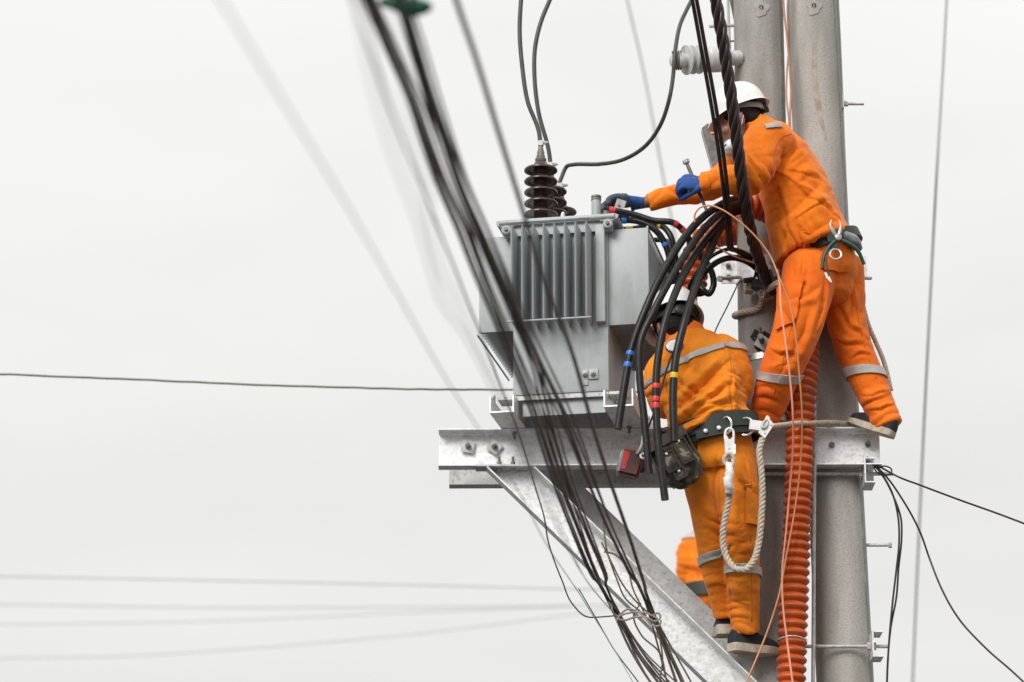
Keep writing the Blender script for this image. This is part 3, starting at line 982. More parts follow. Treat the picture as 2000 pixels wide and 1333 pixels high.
def wrinkle(me, fields=(), folds=(), base=0.0, seed=1, lo=None):
    """displace a garment: 'fields' are patches of parallel folds, 'folds' are single creases drawn as polylines"""
    co, no = get_co(me)
    d = np.zeros(len(co))
    if base:
        d += base * vnoise(co * 9.0, seed)
        wv = co + 0.02 * np.stack([vnoise(co * 8.0, seed + 2), vnoise(co * 8.0, seed + 3), vnoise(co * 8.0, seed + 4)], 1)
        n = vnoise(wv * np.array((17.0, 17.0, 30.0)), seed + 5)
        d += base * 0.8 * (2.0 * np.sqrt(n * n + 0.004) - 0.7)
    for k, (c, rad, dr, spacing, amp) in enumerate(fields):
        c = np.array(c); dr = np.array(V(dr).normalized())
        rel = co - c
        w = np.exp(-((rel ** 2).sum(1)) / (rad * rad))
        along = rel @ dr
        rest = rel - np.outer(along, dr)
        warp = vnoise(co * 7.0, seed + 20 + k) * 0.5
        q = rest / (spacing * 4.5) + np.outer(along / spacing + warp, dr) 
        n = vnoise(q + 5.0, seed + 40 + k)
        d += 2.1 * amp * w * (1.9 * np.sqrt(n * n + 0.0025) - 0.5)
    for fi, (pts, width, amp) in enumerate(folds):
        pl = np.array([tuple(V(p)) for p in pts])
        best = np.full(len(co), 1e9); sgn = np.zeros(len(co)); tt = np.zeros(len(co))
        nseg = len(pl) - 1
        for i in range(nseg):
            a, b_ = pl[i], pl[i + 1]; e = b_ - a
            wgt = np.array((1.0, 0.45, 1.0))
            ew = e * wgt; L2 = (ew ** 2).sum() + 1e-12
            r = (co - a) * wgt
            t_ = np.clip((r @ ew) / L2, 0, 1)
            dv = r - np.outer(t_, ew)
            ds = np.sqrt((dv ** 2).sum(1))
            perp = np.array((-e[2], 0, e[0])); perp = perp / (np.linalg.norm(perp) + 1e-9)
            m = ds < best
            best[m] = ds[m]; sgn[m] = (dv @ perp)[m]; tt[m] = ((i + t_) / nseg)[m]
        env = np.clip(np.sin(np.pi * np.clip(tt, 0.04, 0.96)), 0, 1) ** 0.6
        far = np.clip(1 - (best / (width * 5)) ** 2, 0, 1)
        w = width
        s = np.where(sgn >= 0, best, -best)
        d += 1.7 * amp * env * far * (0.85 * np.exp(-((s - 1.2 * w) / (1.1 * w)) ** 2) + 0.35 * np.exp(-((s + 1.6 * w) / (1.3 * w)) ** 2) - 1.1 * np.exp(-np.abs(s) / (0.55 * w)))
    set_co(me, co + no * d[:, None])
    return me


def patch(src, planes, lift, name, mtl, parent, thick=None, ymin=None, facing=None, cond=None):
    """strip of a garment's own surface, cut by planes (point, normal pointing inwards), lifted and given thickness"""
    me = src.data
    off = root_loc(src)
    bm = bmesh.new(); bm.from_mesh(me)
    if facing is not None:
        f_ = V(facing)
        bmesh.ops.delete(bm, geom=[f for f in bm.faces if f.normal.dot(f_) < 0.05], context='FACES')
    if cond is not None:
        bmesh.ops.delete(bm, geom=[f for f in bm.faces if not cond(f.calc_center_median() + off)], context='FACES')
    for co, no in planes:
        bmesh.ops.bisect_plane(bm, geom=bm.verts[:] + bm.edges[:] + bm.faces[:], plane_co=V(co) - off, plane_no=-V(no), clear_outer=True)
    if not bm.faces:
        bm.free(); return None
    # keep only the piece with most faces
    bm.faces.ensure_lookup_table()
    seen = set(); groups = []
    for f in bm.faces:
        if f.index in seen:
            continue
        st = [f]; seen.add(f.index); g_ = []
        while st:
            x = st.pop(); g_.append(x)
            for e in x.edges:
                for y in e.link_faces:
                    if y.index not in seen:
                        seen.add(y.index); st.append(y)
        groups.append(g_)
    groups.sort(key=len, reverse=True)
    kill = [f for g_ in groups[1:] for f in g_]
    if kill:
        bmesh.ops.delete(bm, geom=kill, context='FACES')
    bm.normal_update()
    for v in bm.verts:
        v.co += v.normal * lift
    r = bmesh.ops.extrude_face_region(bm, geom=bm.faces[:])
    nv = [e for e in r['geom'] if isinstance(e, bmesh.types.BMVert)]
    bm.normal_update()
    for v in nv:
        v.co -= v.normal * 0  # keep outer layer
    inner = [v for v in bm.verts if v not in set(nv)]
    for v in inner:
        v.co -= v.normal * (lift + 0.003)
    m2 = bpy.data.meshes.new(name); 
    bmesh.ops.recalc_face_normals(bm, faces=bm.faces)
    bm.to_mesh(m2); bm.free()
    for v in m2.vertices:
        v.co += off
    return finish(name, m2, mtl, parent, 40)


def band(src, p, axis, width, name, mtl, parent, lift=0.003, cond=None):
    a = V(axis).normalized()
    return patch(src, [(V(p) - a * width / 2, a), (V(p) + a * width / 2, -a)], lift, name, mtl, parent, cond=cond)


def hand_mesh(mb, wrist, fwd, palm_n, curl, spread=0.10, s=1.0, thumb=(0.5, 0.6), left=False):
    """palm with five bent fingers; fwd from wrist to knuckles, palm_n out of the palm; curl in radians per joint"""
    f = V(fwd).normalized(); n = (V(palm_n) - f * V(palm_n).dot(f)).normalized(); x = f.cross(n)
    if left:
        x = -x
    w = V(wrist)
    # palm
    mb.limb([w - f * 0.02, w + f * 0.02 * s, w + f * 0.06 * s, w + f * 0.088 * s], [0.026 * s, 0.033 * s, 0.042 * s, 0.040 * s], [0.02 * s, 0.021 * s, 0.019 * s, 0.015 * s], x, sides=16)
    lens = [(0.040, 0.026, 0.020), (0.045, 0.029, 0.021), (0.042, 0.027, 0.020), (0.033, 0.021, 0.018)]
    for k, ln in enumerate(lens):
        base = w + f * (0.090 - 0.004 * abs(k - 1)) * s + x * (0.030 - 0.0205 * k) * s
        d = (f + x * spread * (1.2 - k * 0.8)).normalized()
        pts = [base - d * 0.02, base]; rr = [0.0105 * s, 0.0102 * s]
        ang = 0; c = curl[k] if isinstance(curl, (list, tuple)) else curl
        for j, l_ in enumerate(ln):
            ang += c * (1.0 if j else 0.85)
            dd = d * math.cos(ang) + n * math.sin(ang)
            pts.append(pts[-1] + dd * l_ * s); rr.append((0.0098 - 0.0009 * j) * s)
        mb.tube(pts, rr, 10, sub=3, round_cap=True)
    # thumb leaves the side of the palm near its base
    tb = w + f * 0.028 * s + x * 0.030 * s
    d1 = (f * 0.62 + x * 0.75 * thumb[1] + n * thumb[0] * 0.6).normalized()
    d2 = (f * 0.80 + x * 0.1 + n * thumb[0] * 0.9).normalized()
    d3 = (f * 0.70 - x * 0.35 + n * thumb[0] * 1.0).normalized()
    p1 = tb + d1 * 0.040 * s; p2 = p1 + d2 * 0.032 * s; p3 = p2 + d3 * 0.024 * s
    mb.tube([tb - d1 * 0.015, tb, p1, p2, p3], [0.015 * s, 0.0145 * s, 0.012 * s, 0.011 * s, 0.0095 * s], 10, sub=3, round_cap=True)


def head_mesh(mb, c, B, s=1.0):
    """head about c; B columns = (right, forward, up)"""
    def q(x, y, z):
        return c + B @ V((x * s, y * s, z * s))
    mb.ell(q(0, -0.012, 0.035), 0.075 * s, 0.094 * s, 0.088 * s, B)          # skull
    mb.ell(q(0, 0.022, -0.035), 0.060 * s, 0.070 * s, 0.085 * s, B)          # face
    mb.ell(q(0, 0.040, -0.092), 0.040 * s, 0.043 * s, 0.030 * s, B)          # jaw and chin
    mb.ell(q(0, 0.072, -0.110), 0.018 * s, 0.016 * s, 0.015 * s, B)          # chin point
    mb.ell(q(0, 0.078, 0.012), 0.046 * s, 0.016 * s, 0.014 * s, B)           # brow
    for sx in (-1, 1):
        mb.ell(q(0.040 * sx, 0.058, -0.032), 0.024 * s, 0.026 * s, 0.022 * s, B)   # cheekbone
        mb.ell(q(0.030 * sx, 0.076, -0.006), 0.012 * s, 0.009 * s, 0.008 * s, B)   # eyelid
        # ear
        mb.ell(q(0.076 * sx, -0.012, -0.020), 0.010 * s, 0.021 * s, 0.032 * s, B)
        mb.ell(q(0.080 * sx, -0.020, -0.008), 0.008 * s, 0.014 * s, 0.020 * s, B)
    mb.tube([q(0, 0.086, 0.004), q(0, 0.098, -0.018), q(0, 0.110, -0.040), q(0, 0.100, -0.050)], [0.010 * s, 0.011 * s, 0.014 * s, 0.012 * s], 10, sub=3, round_cap=True)  # nose
    for sx in (-1, 1):
        mb.ell(q(0.013 * sx, 0.094, -0.046), 0.008 * s, 0.010 * s, 0.007 * s, B)
    mb.ell(q(0, 0.088, -0.069), 0.024 * s, 0.012 * s, 0.006 * s, B)          # upper lip
    mb.ell(q(0, 0.086, -0.081), 0.021 * s, 0.012 * s, 0.006 * s, B)          # lower lip


def make_helmet(person, c, B, s=1.0, strap=None):
    """c = centre of the rim plane, B columns (right, forward, up)"""
    def q(x, y, z):
        return c + B @ V((x, y, z))
    n = 56; rings = 16
    mb = MB(); vs_ = []; ins = []

    def shell(th, ph, k):
        # ph 0 at rim .. 1 at crown
        fw = max(0.0, math.cos(th))                         # th=0 is forward
        ra = (0.111 + 0.004 * fw) * k; rf = 0.138 * k; h = 0.140 * k
        e = math.cos(ph * math.pi / 2); zz = math.sin(ph * math.pi / 2)
        y = rf * math.cos(th) * e ** 0.80; x = ra * math.sin(th) * e ** 0.80
        z = h * zz ** 0.92
        # raised centre ridge
        rid = math.exp(-(x / 0.022) ** 2) * 0.006 * (1 if ph > 0.25 else ph / 0.25)
        z += rid
        return x, y - 0.004, z
    for i in range(rings + 1):
        ph = i / rings * 0.985
        for k in range(n):
            th = 2 * math.pi * k / n
            vs_.append(q(*[v * s for v in shell(th, ph, 1.0)]))
    for i in range(rings + 1):
        ph = i / rings * 0.985
        for k in range(n):
            th = 2 * math.pi * k / n
            x, y, z = shell(th, ph, 0.965)
            ins.append(q(x * s, y * s, (z + 0.001) * s))
    # brim: flares out, long at the front, short at the back
    brim = []
    for (dr, dz) in ((0.006, -0.004), (0.014, -0.010), (0.0145, -0.0135), (0.004, -0.009)):
        for k in range(n):
            th = 2 * math.pi * k / n
            x, y, z = shell(th, 0, 1.0)
            fw = max(0.0, math.cos(th)) ** 1.5
            ext = dr * (1 + 1.5 * fw)
            drop = dz * (1 + 1.1 * fw)
            L_ = math.hypot(x, y)
            brim.append(q((x + x / L_ * ext) * s, (y + y / L_ * ext) * s, (z + drop) * s))
    fs = []
    N = (rings + 1) * n
    for i in range(rings):
        for k in range(n):
            k2 = (k + 1) % n
            fs.append((i * n + k, i * n + k2, (i + 1) * n + k2, (i + 1) * n + k))
            fs.append((N + i * n + k2, N + i * n + k, N + (i + 1) * n + k, N + (i + 1) * n + k2))
    fs.append(tuple(rings * n + k for k in range(n)))
    fs.append(tuple(N + rings * n + k for k in range(n - 1, -1, -1)))
    Bn = 2 * N
    for k in range(n):
        k2 = (k + 1) % n
        fs.append((k, Bn + k, Bn + k2, k2))
        for j in range(3):
            fs.append((Bn + j * n + k, Bn + (j + 1) * n + k, Bn + (j + 1) * n + k2, Bn + j * n + k2))
        fs.append((Bn + 3 * n + k, N + k, N + k2, Bn + 3 * n + k2))
    mb.add(vs_ + ins + brim, fs)
    he = obj('helmet', mb, M['helmet'], person, smooth=50)
    # inner harness band, nape strap with ratchet knob
    mb = MB()
    ring = [q(0.090 * math.sin(a) * s, (0.112 * math.cos(a) - 0.006) * s, (-0.008 - 0.030 * max(0, -math.cos(a))) * s) for a in np.linspace(0, 2 * math.pi, 30)[:-1]]
    fr_w = 0.014 * s
    up = B @ V((0, 0, 1))
    vv = []; ff = []
    nr = len(ring)
    cc = sum(ring, V((0, 0, 0))) / nr
    for p in ring:
        o_ = (p - cc); o_ -= up * o_.dot(up); o_.normalize()
        vv += [p + up * fr_w + o_ * 0.003, p - up * fr_w + o_ * 0.003, p - up * fr_w - o_ * 0.002, p + up * fr_w - o_ * 0.002]
    for i in range(nr):
        j = (i + 1) % nr
        for e in range(4):
            ff.append((i * 4 + e, i * 4 + (e + 1) % 4, j * 4 + (e + 1) % 4, j * 4 + e))
    mb.add(vv, ff)
    obj('headband', mb, strap or M['grey_plastic'], he, smooth=40)
    mb = MB(); kb = q(0, -0.119 * s, -0.038 * s)
    mb.lathe([(0.022 * s, -0.006), (0.026 * s, -0.003), (0.026 * s, 0.012), (0.02 * s, 0.016)], kb, B @ V((0, -1, 0)), sides=18)
    obj('ratchet_knob', mb, M['black_plastic'], he, smooth=40)
    mb = MB()
    for sx in (-1, 1):
        mb.tube([q(0.092 * sx * s, 0.03 * s, -0.006 * s), q(0.083 * sx * s, 0.02 * s, -0.06 * s), q(0.055 * sx * s, 0.03 * s, -0.115 * s), q(0, 0.045 * s, -0.137 * s)], 0.0042, 6, sub=4)
    obj('chin_strap', mb, M['black_plastic'], he)
    return he


def make_shoe(person, heel, fwd, up=(0, 0, 1), L_=0.27, sole_t=0.028, sock=None):
    """low canvas shoe; heel = ground point under the heel's back edge"""
    B = basis(fwd, up)
    def q(x, y, z):
        return V(heel) + B @ V((x, y, z))
    prof = [(0.0, 0.022), (0.012, 0.031), (0.05, 0.035), (0.10, 0.034), (0.16, 0.043), (0.20, 0.045), (0.24, 0.035), (0.262, 0.02), (0.27, 0.006)]
    k = L_ / 0.27
    out = [(w, y * k) for y, w in prof] + [(-w, y * k) for y, w in reversed(prof)]
    mb = MB()
    lo = [q(x, y, 0.004 * (y / L_) ** 6 * 3) for x, y in out]; mi = [q(x * 1.05, y * 1.0 - 0.001, 0.006) for x, y in out]; hi = [q(x * 1.03, y, sole_t) for x, y in out]
    n = len(out)
    fs = [tuple(range(n)), tuple(2 * n + i for i in range(n))]
    for j in (0, 1):
        fs += [(j * n + i, j * n + (i + 1) % n, (j + 1) * n + (i + 1) % n, (j + 1) * n + i) for i in range(n)]
    mb.add(lo + mi + hi, fs)
    mu = MB()
    rings = [(0.004, 0.026, 0.052), (0.02, 0.033, 0.072), (0.06, 0.036, 0.080), (0.10, 0.034, 0.074), (0.14, 0.038, 0.062), (0.18, 0.041, 0.050), (0.22, 0.038, 0.042), (0.25, 0.026, 0.034), (0.264, 0.01, 0.026)]
    m_ = 14; vs_ = []
    for y, w, h in rings:
        for i in range(m_):
            a = math.pi * i / (m_ - 1)
            vs_.append(q(w * math.cos(a) ** 1 if True else 0, y * k, sole_t - 0.004 + h * abs(math.sin(a)) ** 0.7))
    fs = []
    for j in range(len(rings) - 1):
        for i in range(m_ - 1):
            fs.append((j * m_ + i, j * m_ + i + 1, (j + 1) * m_ + i + 1, (j + 1) * m_ + i))
        fs.append((j * m_, (j + 1) * m_, (j + 1) * m_ + m_ - 1, j * m_ + m_ - 1))
    fs.append(tuple(range(m_))); fs.append(tuple((len(rings) - 1) * m_ + i for i in range(m_)))
    mu.add(vs_, fs)
    so = obj('shoe', mu, M['shoe'], person, smooth=60)
    obj('sole', mb, M['sole'], so, smooth=50)
    if sock:
        ms = MB(); ms.tube([q(0, 0.055 * k, 0.07), q(0, 0.05 * k, 0.14)], [0.036, 0.036], 14)
        obj('sock', ms, M['sock'], so)
    return so


def ring_belt(person, name, c, ax, side, ra, rb, width, thick, mtl, drop=None):
    """flat elliptic belt round a waist; ax = spine direction"""
    ax = V(ax).normalized(); s = (V(side) - ax * V(side).dot(ax)).normalized(); n = ax.cross(s)
    mb = MB(); vs_ = []; N = 48
    for k in range(N):
        a = 2 * math.pi * k / N
        d = s * math.cos(a) * ra + n * math.sin(a) * rb
        e = (s * math.cos(a) / ra + n * math.sin(a) / rb).normalized()
        dz = drop(a) if drop else 0
        for (w, t_) in ((width / 2, 0), (width / 2 - 0.003, thick), (-width / 2 + 0.003, thick), (-width / 2, 0)):
            vs_.append(V(c) + d + e * t_ + ax * (w + dz))
    fs = []
    for k in range(N):
        j = (k + 1) % N
        for e_ in range(4):
            fs.append((k * 4 + e_, k * 4 + (e_ + 1) % 4, j * 4 + (e_ + 1) % 4, j * 4 + e_))
    mb.add(vs_, fs)
    return obj(name, mb, mtl, person, smooth=40)


BVH = {}


def seam(src, pts, name, mtl, r=0.0017, lift=0.0003, n=26):
    """stitched seam laid on a garment: a traced line dropped onto the cloth surface"""
    from mathutils.bvhtree import BVHTree
    me = src.data; off = root_loc(src)
    if src.name not in BVH:
        co = np.empty(len(me.vertices) * 3); me.vertices.foreach_get('co', co)
        co = (co.reshape(-1, 3) + np.array(off)).tolist()
        BVH[src.name] = BVHTree.FromPolygons(co, [tuple(p.vertices) for p in me.polygons])
    bvh = BVH[src.name]
    line, _ = catmull([V((x, y, 0)) for x, y in pts], [0] * len(pts), max(3, n // max(1, len(pts) - 1)))
    out = []
    for p in line:
        w = P(p.x, p.y, 11.5); d = (w - CAM).normalized()
        h, no, idx, ds = bvh.ray_cast(w, d)
        if h is not None:
            if out and (h - out[-1]).length > 0.08:
                break
            out.append(h + no * lift)
    if len(out) < 3:
        return None
    mb = MB(); mb.tube(out, r, 6, sub=1)
    return obj(name, mb, mtl, src, smooth=180)


# ------------------------------------------------------------------ upper worker, leaning over to the transformer
U = thing('person', 'worker in orange with white helmet, standing on the beam and reaching to the transformer', 'person', (P(1600, 836, 12.97).x, 12.97, zb_top), 'line workers in orange')
uL = V((-0.27, -0.96, 0))                     # towards the worker's left
hipU = P(1622, 505, 12.86)
# jacket
mb = MB()
mb.limb([P(1591, 488, 12.85), P(1583, 470, 12.85), P(1570, 430, 12.85), P(1553, 374, 12.84), P(1527, 318, 12.83), P(1503, 278, 12.82), P(1483, 254, 12.82)],
        [0.196, 0.200, 0.196, 0.190, 0.182, 0.150, 0.085], [0.176, 0.172, 0.160, 0.150, 0.134, 0.108, 0.075], uL, sides=28, flat=(0.04, 0.7))
mb.limb([P(1520, 285, 12.70), P(1497, 276, 12.66), P(1482, 312, 12.60), P(1467, 346, 12.555), P(1458, 355, 12.55)], [0.09, 0.092, 0.086, 0.076, 0.07], [0.088, 0.092, 0.084, 0.074, 0.068], uL)
mb.limb([P(1470, 350, 12.555), P(1448, 352, 12.56), P(1415, 352, 12.59), P(1386, 358, 12.62), P(1373, 360, 12.63)], [0.07, 0.068, 0.060, 0.053, 0.053], [0.074, 0.070, 0.060, 0.053, 0.052], (0, 1, 0), flat=(0.7, 0.08))
mb.limb([P(1490, 300, 12.98), P(1455, 320, 13.02), P(1408, 352, 13.06), P(1375, 370, 13.08), P(1340, 376, 13.09), P(1300, 386, 13.09), P(1266, 396, 13.09)],
        [0.095, 0.088, 0.07, 0.056, 0.052, 0.047, 0.041], [0.095, 0.086, 0.068, 0.056, 0.053, 0.046, 0.040], (0, 1, 0), flat=(0.7, 0.08))
me = remesh(mb, 0.0052, 8, 'jacket')
SF = 12.70
fields = [
    (P(1468, 350, 12.55), 0.085, (0.8, 0, 0.5), 0.032, 0.008),
    (P(1400, 355, 12.6), 0.06, (1, 0, -0.2), 0.024, 0.005),
    (P(1520, 325, 12.68), 0.10, (0.8, 0, -0.6), 0.038, 0.008),
    (P(1560, 400, 12.68), 0.20, (0.55, 0, -0.8), 0.055, 0.006),
    (P(1585, 470, 12.7), 0.13, (0.85, 0, 0.5), 0.030, 0.006),
    (P(1320, 380, 13.05), 0.12, (0.9, 0, -0.5), 0.040, 0.007),
    (P(1385, 368, 13.05), 0.10, (0.9, 0, 0.5), 0.034, 0.007),
]
folds = [
    ([P(1522, 262, SF), P(1512, 290, SF), P(1510, 318, SF), P(1507, 338, SF)], 0.006, 0.006),     # armhole seam
    ([P(1508, 338, SF), P(1530, 350, SF), P(1560, 372, SF), P(1590, 385, SF)], 0.012, 0.010),
    ([P(1502, 345, SF), P(1520, 375, SF), P(1535, 420, SF), P(1545, 470, SF)], 0.014, 0.010),
    ([P(1533, 290, SF), P(1540, 320, SF), P(1530, 345, SF)], 0.010, 0.010),
    ([P(1548, 285, SF), P(1575, 320, SF), P(1600, 365, SF)], 0.011, 0.005),
    ([P(1545, 360, SF), P(1580, 395, SF), P(1625, 415, SF)], 0.018, 0.012),
    ([P(1535, 340, SF), P(1565, 345, SF), P(1605, 350, SF)], 0.015, 0.009),
    ([P(1548, 440, SF), P(1575, 420, SF), P(1610, 395, SF)], 0.016, 0.009),
    ([P(1555, 410, SF), P(1575, 445, SF), P(1580, 480, SF)], 0.012, 0.008),
    ([P(1535, 455, SF), P(1532, 490, SF), P(1530, 515, SF)], 0.012, 0.010),
    ([P(1605, 400, SF), P(1625, 420, SF), P(1645, 425, SF)], 0.010, 0.007),
    ([P(1455, 300, 12.55), P(1470, 330, 12.52), P(1490, 348, 12.52)], 0.011, 0.007),
    ([P(1395, 342, 12.58), P(1420, 352, 12.56), P(1448, 348, 12.52)], 0.009, 0.007),
    ([P(1300, 366, 13.05), P(1318, 378, 13.05), P(1345, 384, 13.05)], 0.010, 0.008),
]
wrinkle(me, fields, folds, 0.0016, 3)
uj = finish('jacket', me, M['cloth_upper'], U, 180)
# hem elastic: gathered band along the jacket's lower back
axU = (P(1553, 372, 12.84) - P(1593, 490, 12.85)).normalized()
g_ = patch(uj, [(P(1566, 478, 12.7), (0.80, 0, 0.1)), (P(1598, 470, 12.7), (-0.8, 0, 0.0)), (P(1585, 462, 12.7), (-0.2, 0, -1)), ], 0.004, 'gathered_hem', M['cloth_upper'], uj, facing=(0, -1, 0))
# shoulder reflector
sc0 = P(1508, 253, 12.62); sn = V((-0.355, 0, 0.935)); sl = V((0.935, 0, 0.355))
patch(uj, [(sc0 - sn * 0.012, sn), (sc0 + sn * 0.012, -sn), (sc0 - sl * 0.036, sl), (sc0 + sl * 0.036, -sl)], 0.003, 'reflective_strip', M['reflect'], uj, facing=(0, -1, 0.35))
# collar
mb = MB(); mb.limb([P(1492, 262, 12.82), P(1474, 246, 12.82)], [0.078, 0.072], [0.068, 0.064], uL)
me = remesh(mb, 0.006, 4, 'collar'); wrinkle(me, base=0.002, seed=8)
finish('collar', me, M['cloth_upper'], uj, 180)

# trousers
mb = MB()
mb.limb([P(1592, 480, 12.86), P(1606, 500, 12.86), P(1612, 530, 12.86), P(1614, 560, 12.86)], [0.146, 0.156, 0.152, 0.12], [0.128, 0.138, 0.138, 0.11], uL, sides=24)
mb.limb([P(1582, 525, 12.78), P(1574, 570, 12.76), P(1563, 620, 12.75), P(1549, 665, 12.75), P(1534, 702, 12.77), P(1517, 745, 12.82), P(1504, 785, 12.88), P(1494, 820, 12.93)],
        [0.118, 0.114, 0.105, 0.098, 0.094, 0.088, 0.080, 0.076], [0.116, 0.112, 0.105, 0.098, 0.092, 0.084, 0.076, 0.070], uL, sides=22)
mb.limb([P(1640, 525, 12.94), P(1647, 575, 12.96), P(1653, 625, 12.97), P(1662, 662, 12.97), P(1676, 702, 12.97), P(1698, 750, 12.97), P(1719, 797, 12.96), P(1734, 833, 12.95)],
        [0.105, 0.098, 0.088, 0.083, 0.082, 0.078, 0.072, 0.066], [0.105, 0.096, 0.086, 0.081, 0.080, 0.076, 0.068, 0.064], uL, sides=22, flat=(0.7, 0.1))
me = remesh(mb, 0.0052, 8, 'trousers')
S1, S2 = 12.66, 12.88
fields = [
    (P(1530, 702, S1), 0.075, (0.35, 0, 0.9), 0.040, 0.005),
    (P(1503, 785, S1 + .1), 0.09, (0.25, 0, 1), 0.036, 0.006), (P(1662, 672, S2), 0.075, (-0.4, 0, 0.9), 0.040, 0.005),
    (P(1716, 792, S2), 0.085, (-0.4, 0, 0.9), 0.032, 0.006), (P(1650, 590, S2), 0.12, (-0.8, 0, 0.5), 0.07, 0.005), (P(1570, 560, S1), 0.13, (0.9, 0, 0.35), 0.075, 0.005),
]
folds = [
    ([P(1614, 545, S1), P(1608, 600, S1), P(1590, 650, S1)], 0.014, 0.012),
    ([P(1566, 500, S1), P(1565, 530, S1), P(1560, 560, S1)], 0.008, 0.006),
    ([P(1530, 600, S1), P(1550, 640, S1), P(1560, 680, S1)], 0.020, 0.009),
    ([P(1585, 600, S1), P(1570, 650, S1), P(1545, 700, S1), P(1520, 735, S1)], 0.022, 0.010),
    ([P(1600, 560, S1), P(1580, 580, S1), P(1540, 590, S1)], 0.016, 0.007),
    ([P(1500, 668, S1), P(1525, 690, S1), P(1555, 690, S1)], 0.012, 0.009),
    ([P(1490, 700, S1), P(1510, 712, S1), P(1545, 705, S1)], 0.010, 0.008),
    ([P(1478, 758, S1), P(1505, 770, S1 + .05), P(1535, 760, S1 + .05)], 0.011, 0.009),
    ([P(1640, 600, S2), P(1660, 640, S2), P(1690, 655, S2)], 0.013, 0.010),
    ([P(1628, 650, S2), P(1655, 672, S2), P(1690, 672, S2)], 0.012, 0.010),
    ([P(1660, 700, S2), P(1680, 690, S2), P(1705, 690, S2)], 0.010, 0.008),
    ([P(1680, 765, S2), P(1705, 772, S2), P(1735, 760, S2)], 0.010, 0.010),
    ([P(1695, 795, S2), P(1720, 800, S2), P(1748, 785, S2)], 0.009, 0.010),
    ([P(1655, 560, S2), P(1665, 600, S2), P(1662, 640, S2)], 0.014, 0.008),
]
wrinkle(me, fields, folds, 0.0012, 11)
ut = finish('trousers', me, M['cloth_upper_pants'], U, 180)
kneeL = P(1529, 728, 12.78); ak = (P(1563, 620, 12.75) - P(1504, 785, 12.88)).normalized()
band(ut, P(1521, 736, 12.80), (ak + V((-0.25, 0, 0.0))).normalized(), 0.036, 'reflective_strip', M['reflect'], ut, cond=lambda c: c.x < P(1610, 700, 12.8).x)
ar = (P(1662, 662, 12.97) - P(1716, 795, 12.97)).normalized()
band(ut, P(1692, 731, 12.97), (ar + V((0.35, 0, 0.2))).normalized(), 0.036, 'reflective_strip', M['reflect'], ut, cond=lambda c: c.x > P(1612, 700, 12.8).x)
# back pocket flap and cargo pocket
patch(ut, [(P(1606, 520, 12.7), (1, 0, 0.1)), (P(1660, 510, 12.7), (-1, 0, 0.1)), (P(1630, 507, 12.7), (0.12, 0, -1)), (P(1630, 527, 12.7), (-0.25, 0, 1))], 0.005, 'pocket_flap', M['cloth_upper_pants'], ut, facing=(0, -1, 0))
patch(ut, [(P(1519, 640, 12.7), (1, 0, -0.1)), (P(1551, 640, 12.7), (-1, 0, 0.2)), (P(1530, 556, 12.7), (0.1, 0, -1)), (P(1530, 645, 12.7), (-0.35, 0, 1))], 0.006, 'cargo_pocket', M['cloth_upper_pants'], ut, facing=(0, -1, 0))

for pts in ([(1546, 262), (1528, 268), (1514, 290), (1511, 316), (1507, 338)], [(1500, 345), (1512, 380), (1528, 430), (1537, 480), (1541, 520)],
            [(1383, 341), (1387, 360), (1385, 380)]):
    seam(uj, pts, 'seam', M['seam_upper'])
for pts in ([(1565, 510), (1562, 560), (1553, 610), (1540, 660), (1528, 710), (1512, 770)], [(1613, 540), (1611, 580), (1600, 620)], [(1668, 560), (1676, 620), (1690, 680), (1712, 740)]):
    seam(ut, pts, 'seam', M['seam_upper'])

# body: one continuous figure under the clothes
fU = V((-0.93, 0.15, -0.33)).normalized()
BU_ = basis(fU)
cU = P(1441, 239, 12.82)
mb = MB()
head_mesh(mb, cU, BU_, 0.97)
mb.limb([P(1492, 275, 12.82), P(1475, 256, 12.82), P(1456, 240, 12.82)], [0.062, 0.056, 0.054], [0.062, 0.056, 0.056], uL)
mb.limb([P(1608, 515, 12.86), P(1580, 440, 12.85), P(1540, 345, 12.84), P(1500, 280, 12.82)], [0.13, 0.125, 0.15, 0.10], [0.10, 0.10, 0.105, 0.07], uL)
mb.limb([P(1505, 282, 12.70), P(1480, 312, 12.61), P(1465, 346, 12.56)], [0.055, 0.05, 0.045], [0.055, 0.05, 0.045], uL)
mb.limb([P(1465, 348, 12.56), P(1420, 354, 12.59), P(1366, 358, 12.635)], [0.042, 0.040, 0.028], [0.042, 0.040, 0.026], (0, 1, 0))
mb.limb([P(1490, 300, 12.96), P(1410, 350, 13.05), P(1375, 370, 13.08)], [0.055, 0.048, 0.043], [0.055, 0.048, 0.043], (0, 1, 0))
mb.limb([P(1375, 370, 13.08), P(1310, 386, 13.09), P(1248, 398, 13.09)], [0.043, 0.037, 0.027], [0.043, 0.037, 0.024], (0, 1, 0))
mb.limb([P(1590, 530, 12.79), P(1548, 665, 12.76), P(1517, 745, 12.83), P(1494, 830, 12.94)], [0.08, 0.06, 0.05, 0.034], [0.08, 0.06, 0.05, 0.034], uL)
mb.limb([P(1640, 530, 12.93), P(1660, 662, 12.97), P(1698, 750, 12.97), P(1734, 838, 12.96)], [0.08, 0.058, 0.05, 0.034], [0.08, 0.058, 0.05, 0.034], uL)
# the hands inside the gloves
mb.limb([P(1368, 358, 12.635), P(1352, 354, 12.64)], [0.026, 0.028], [0.02, 0.02], (0, 1, 0))
mb.limb([P(1252, 398, 13.09), P(1232, 398, 13.09)], [0.026, 0.028], [0.02, 0.02], (0, 1, 0))
me = remesh(mb, 0.005, 3, 'body')
ub = finish('body', me, M['skin'], U, 180)
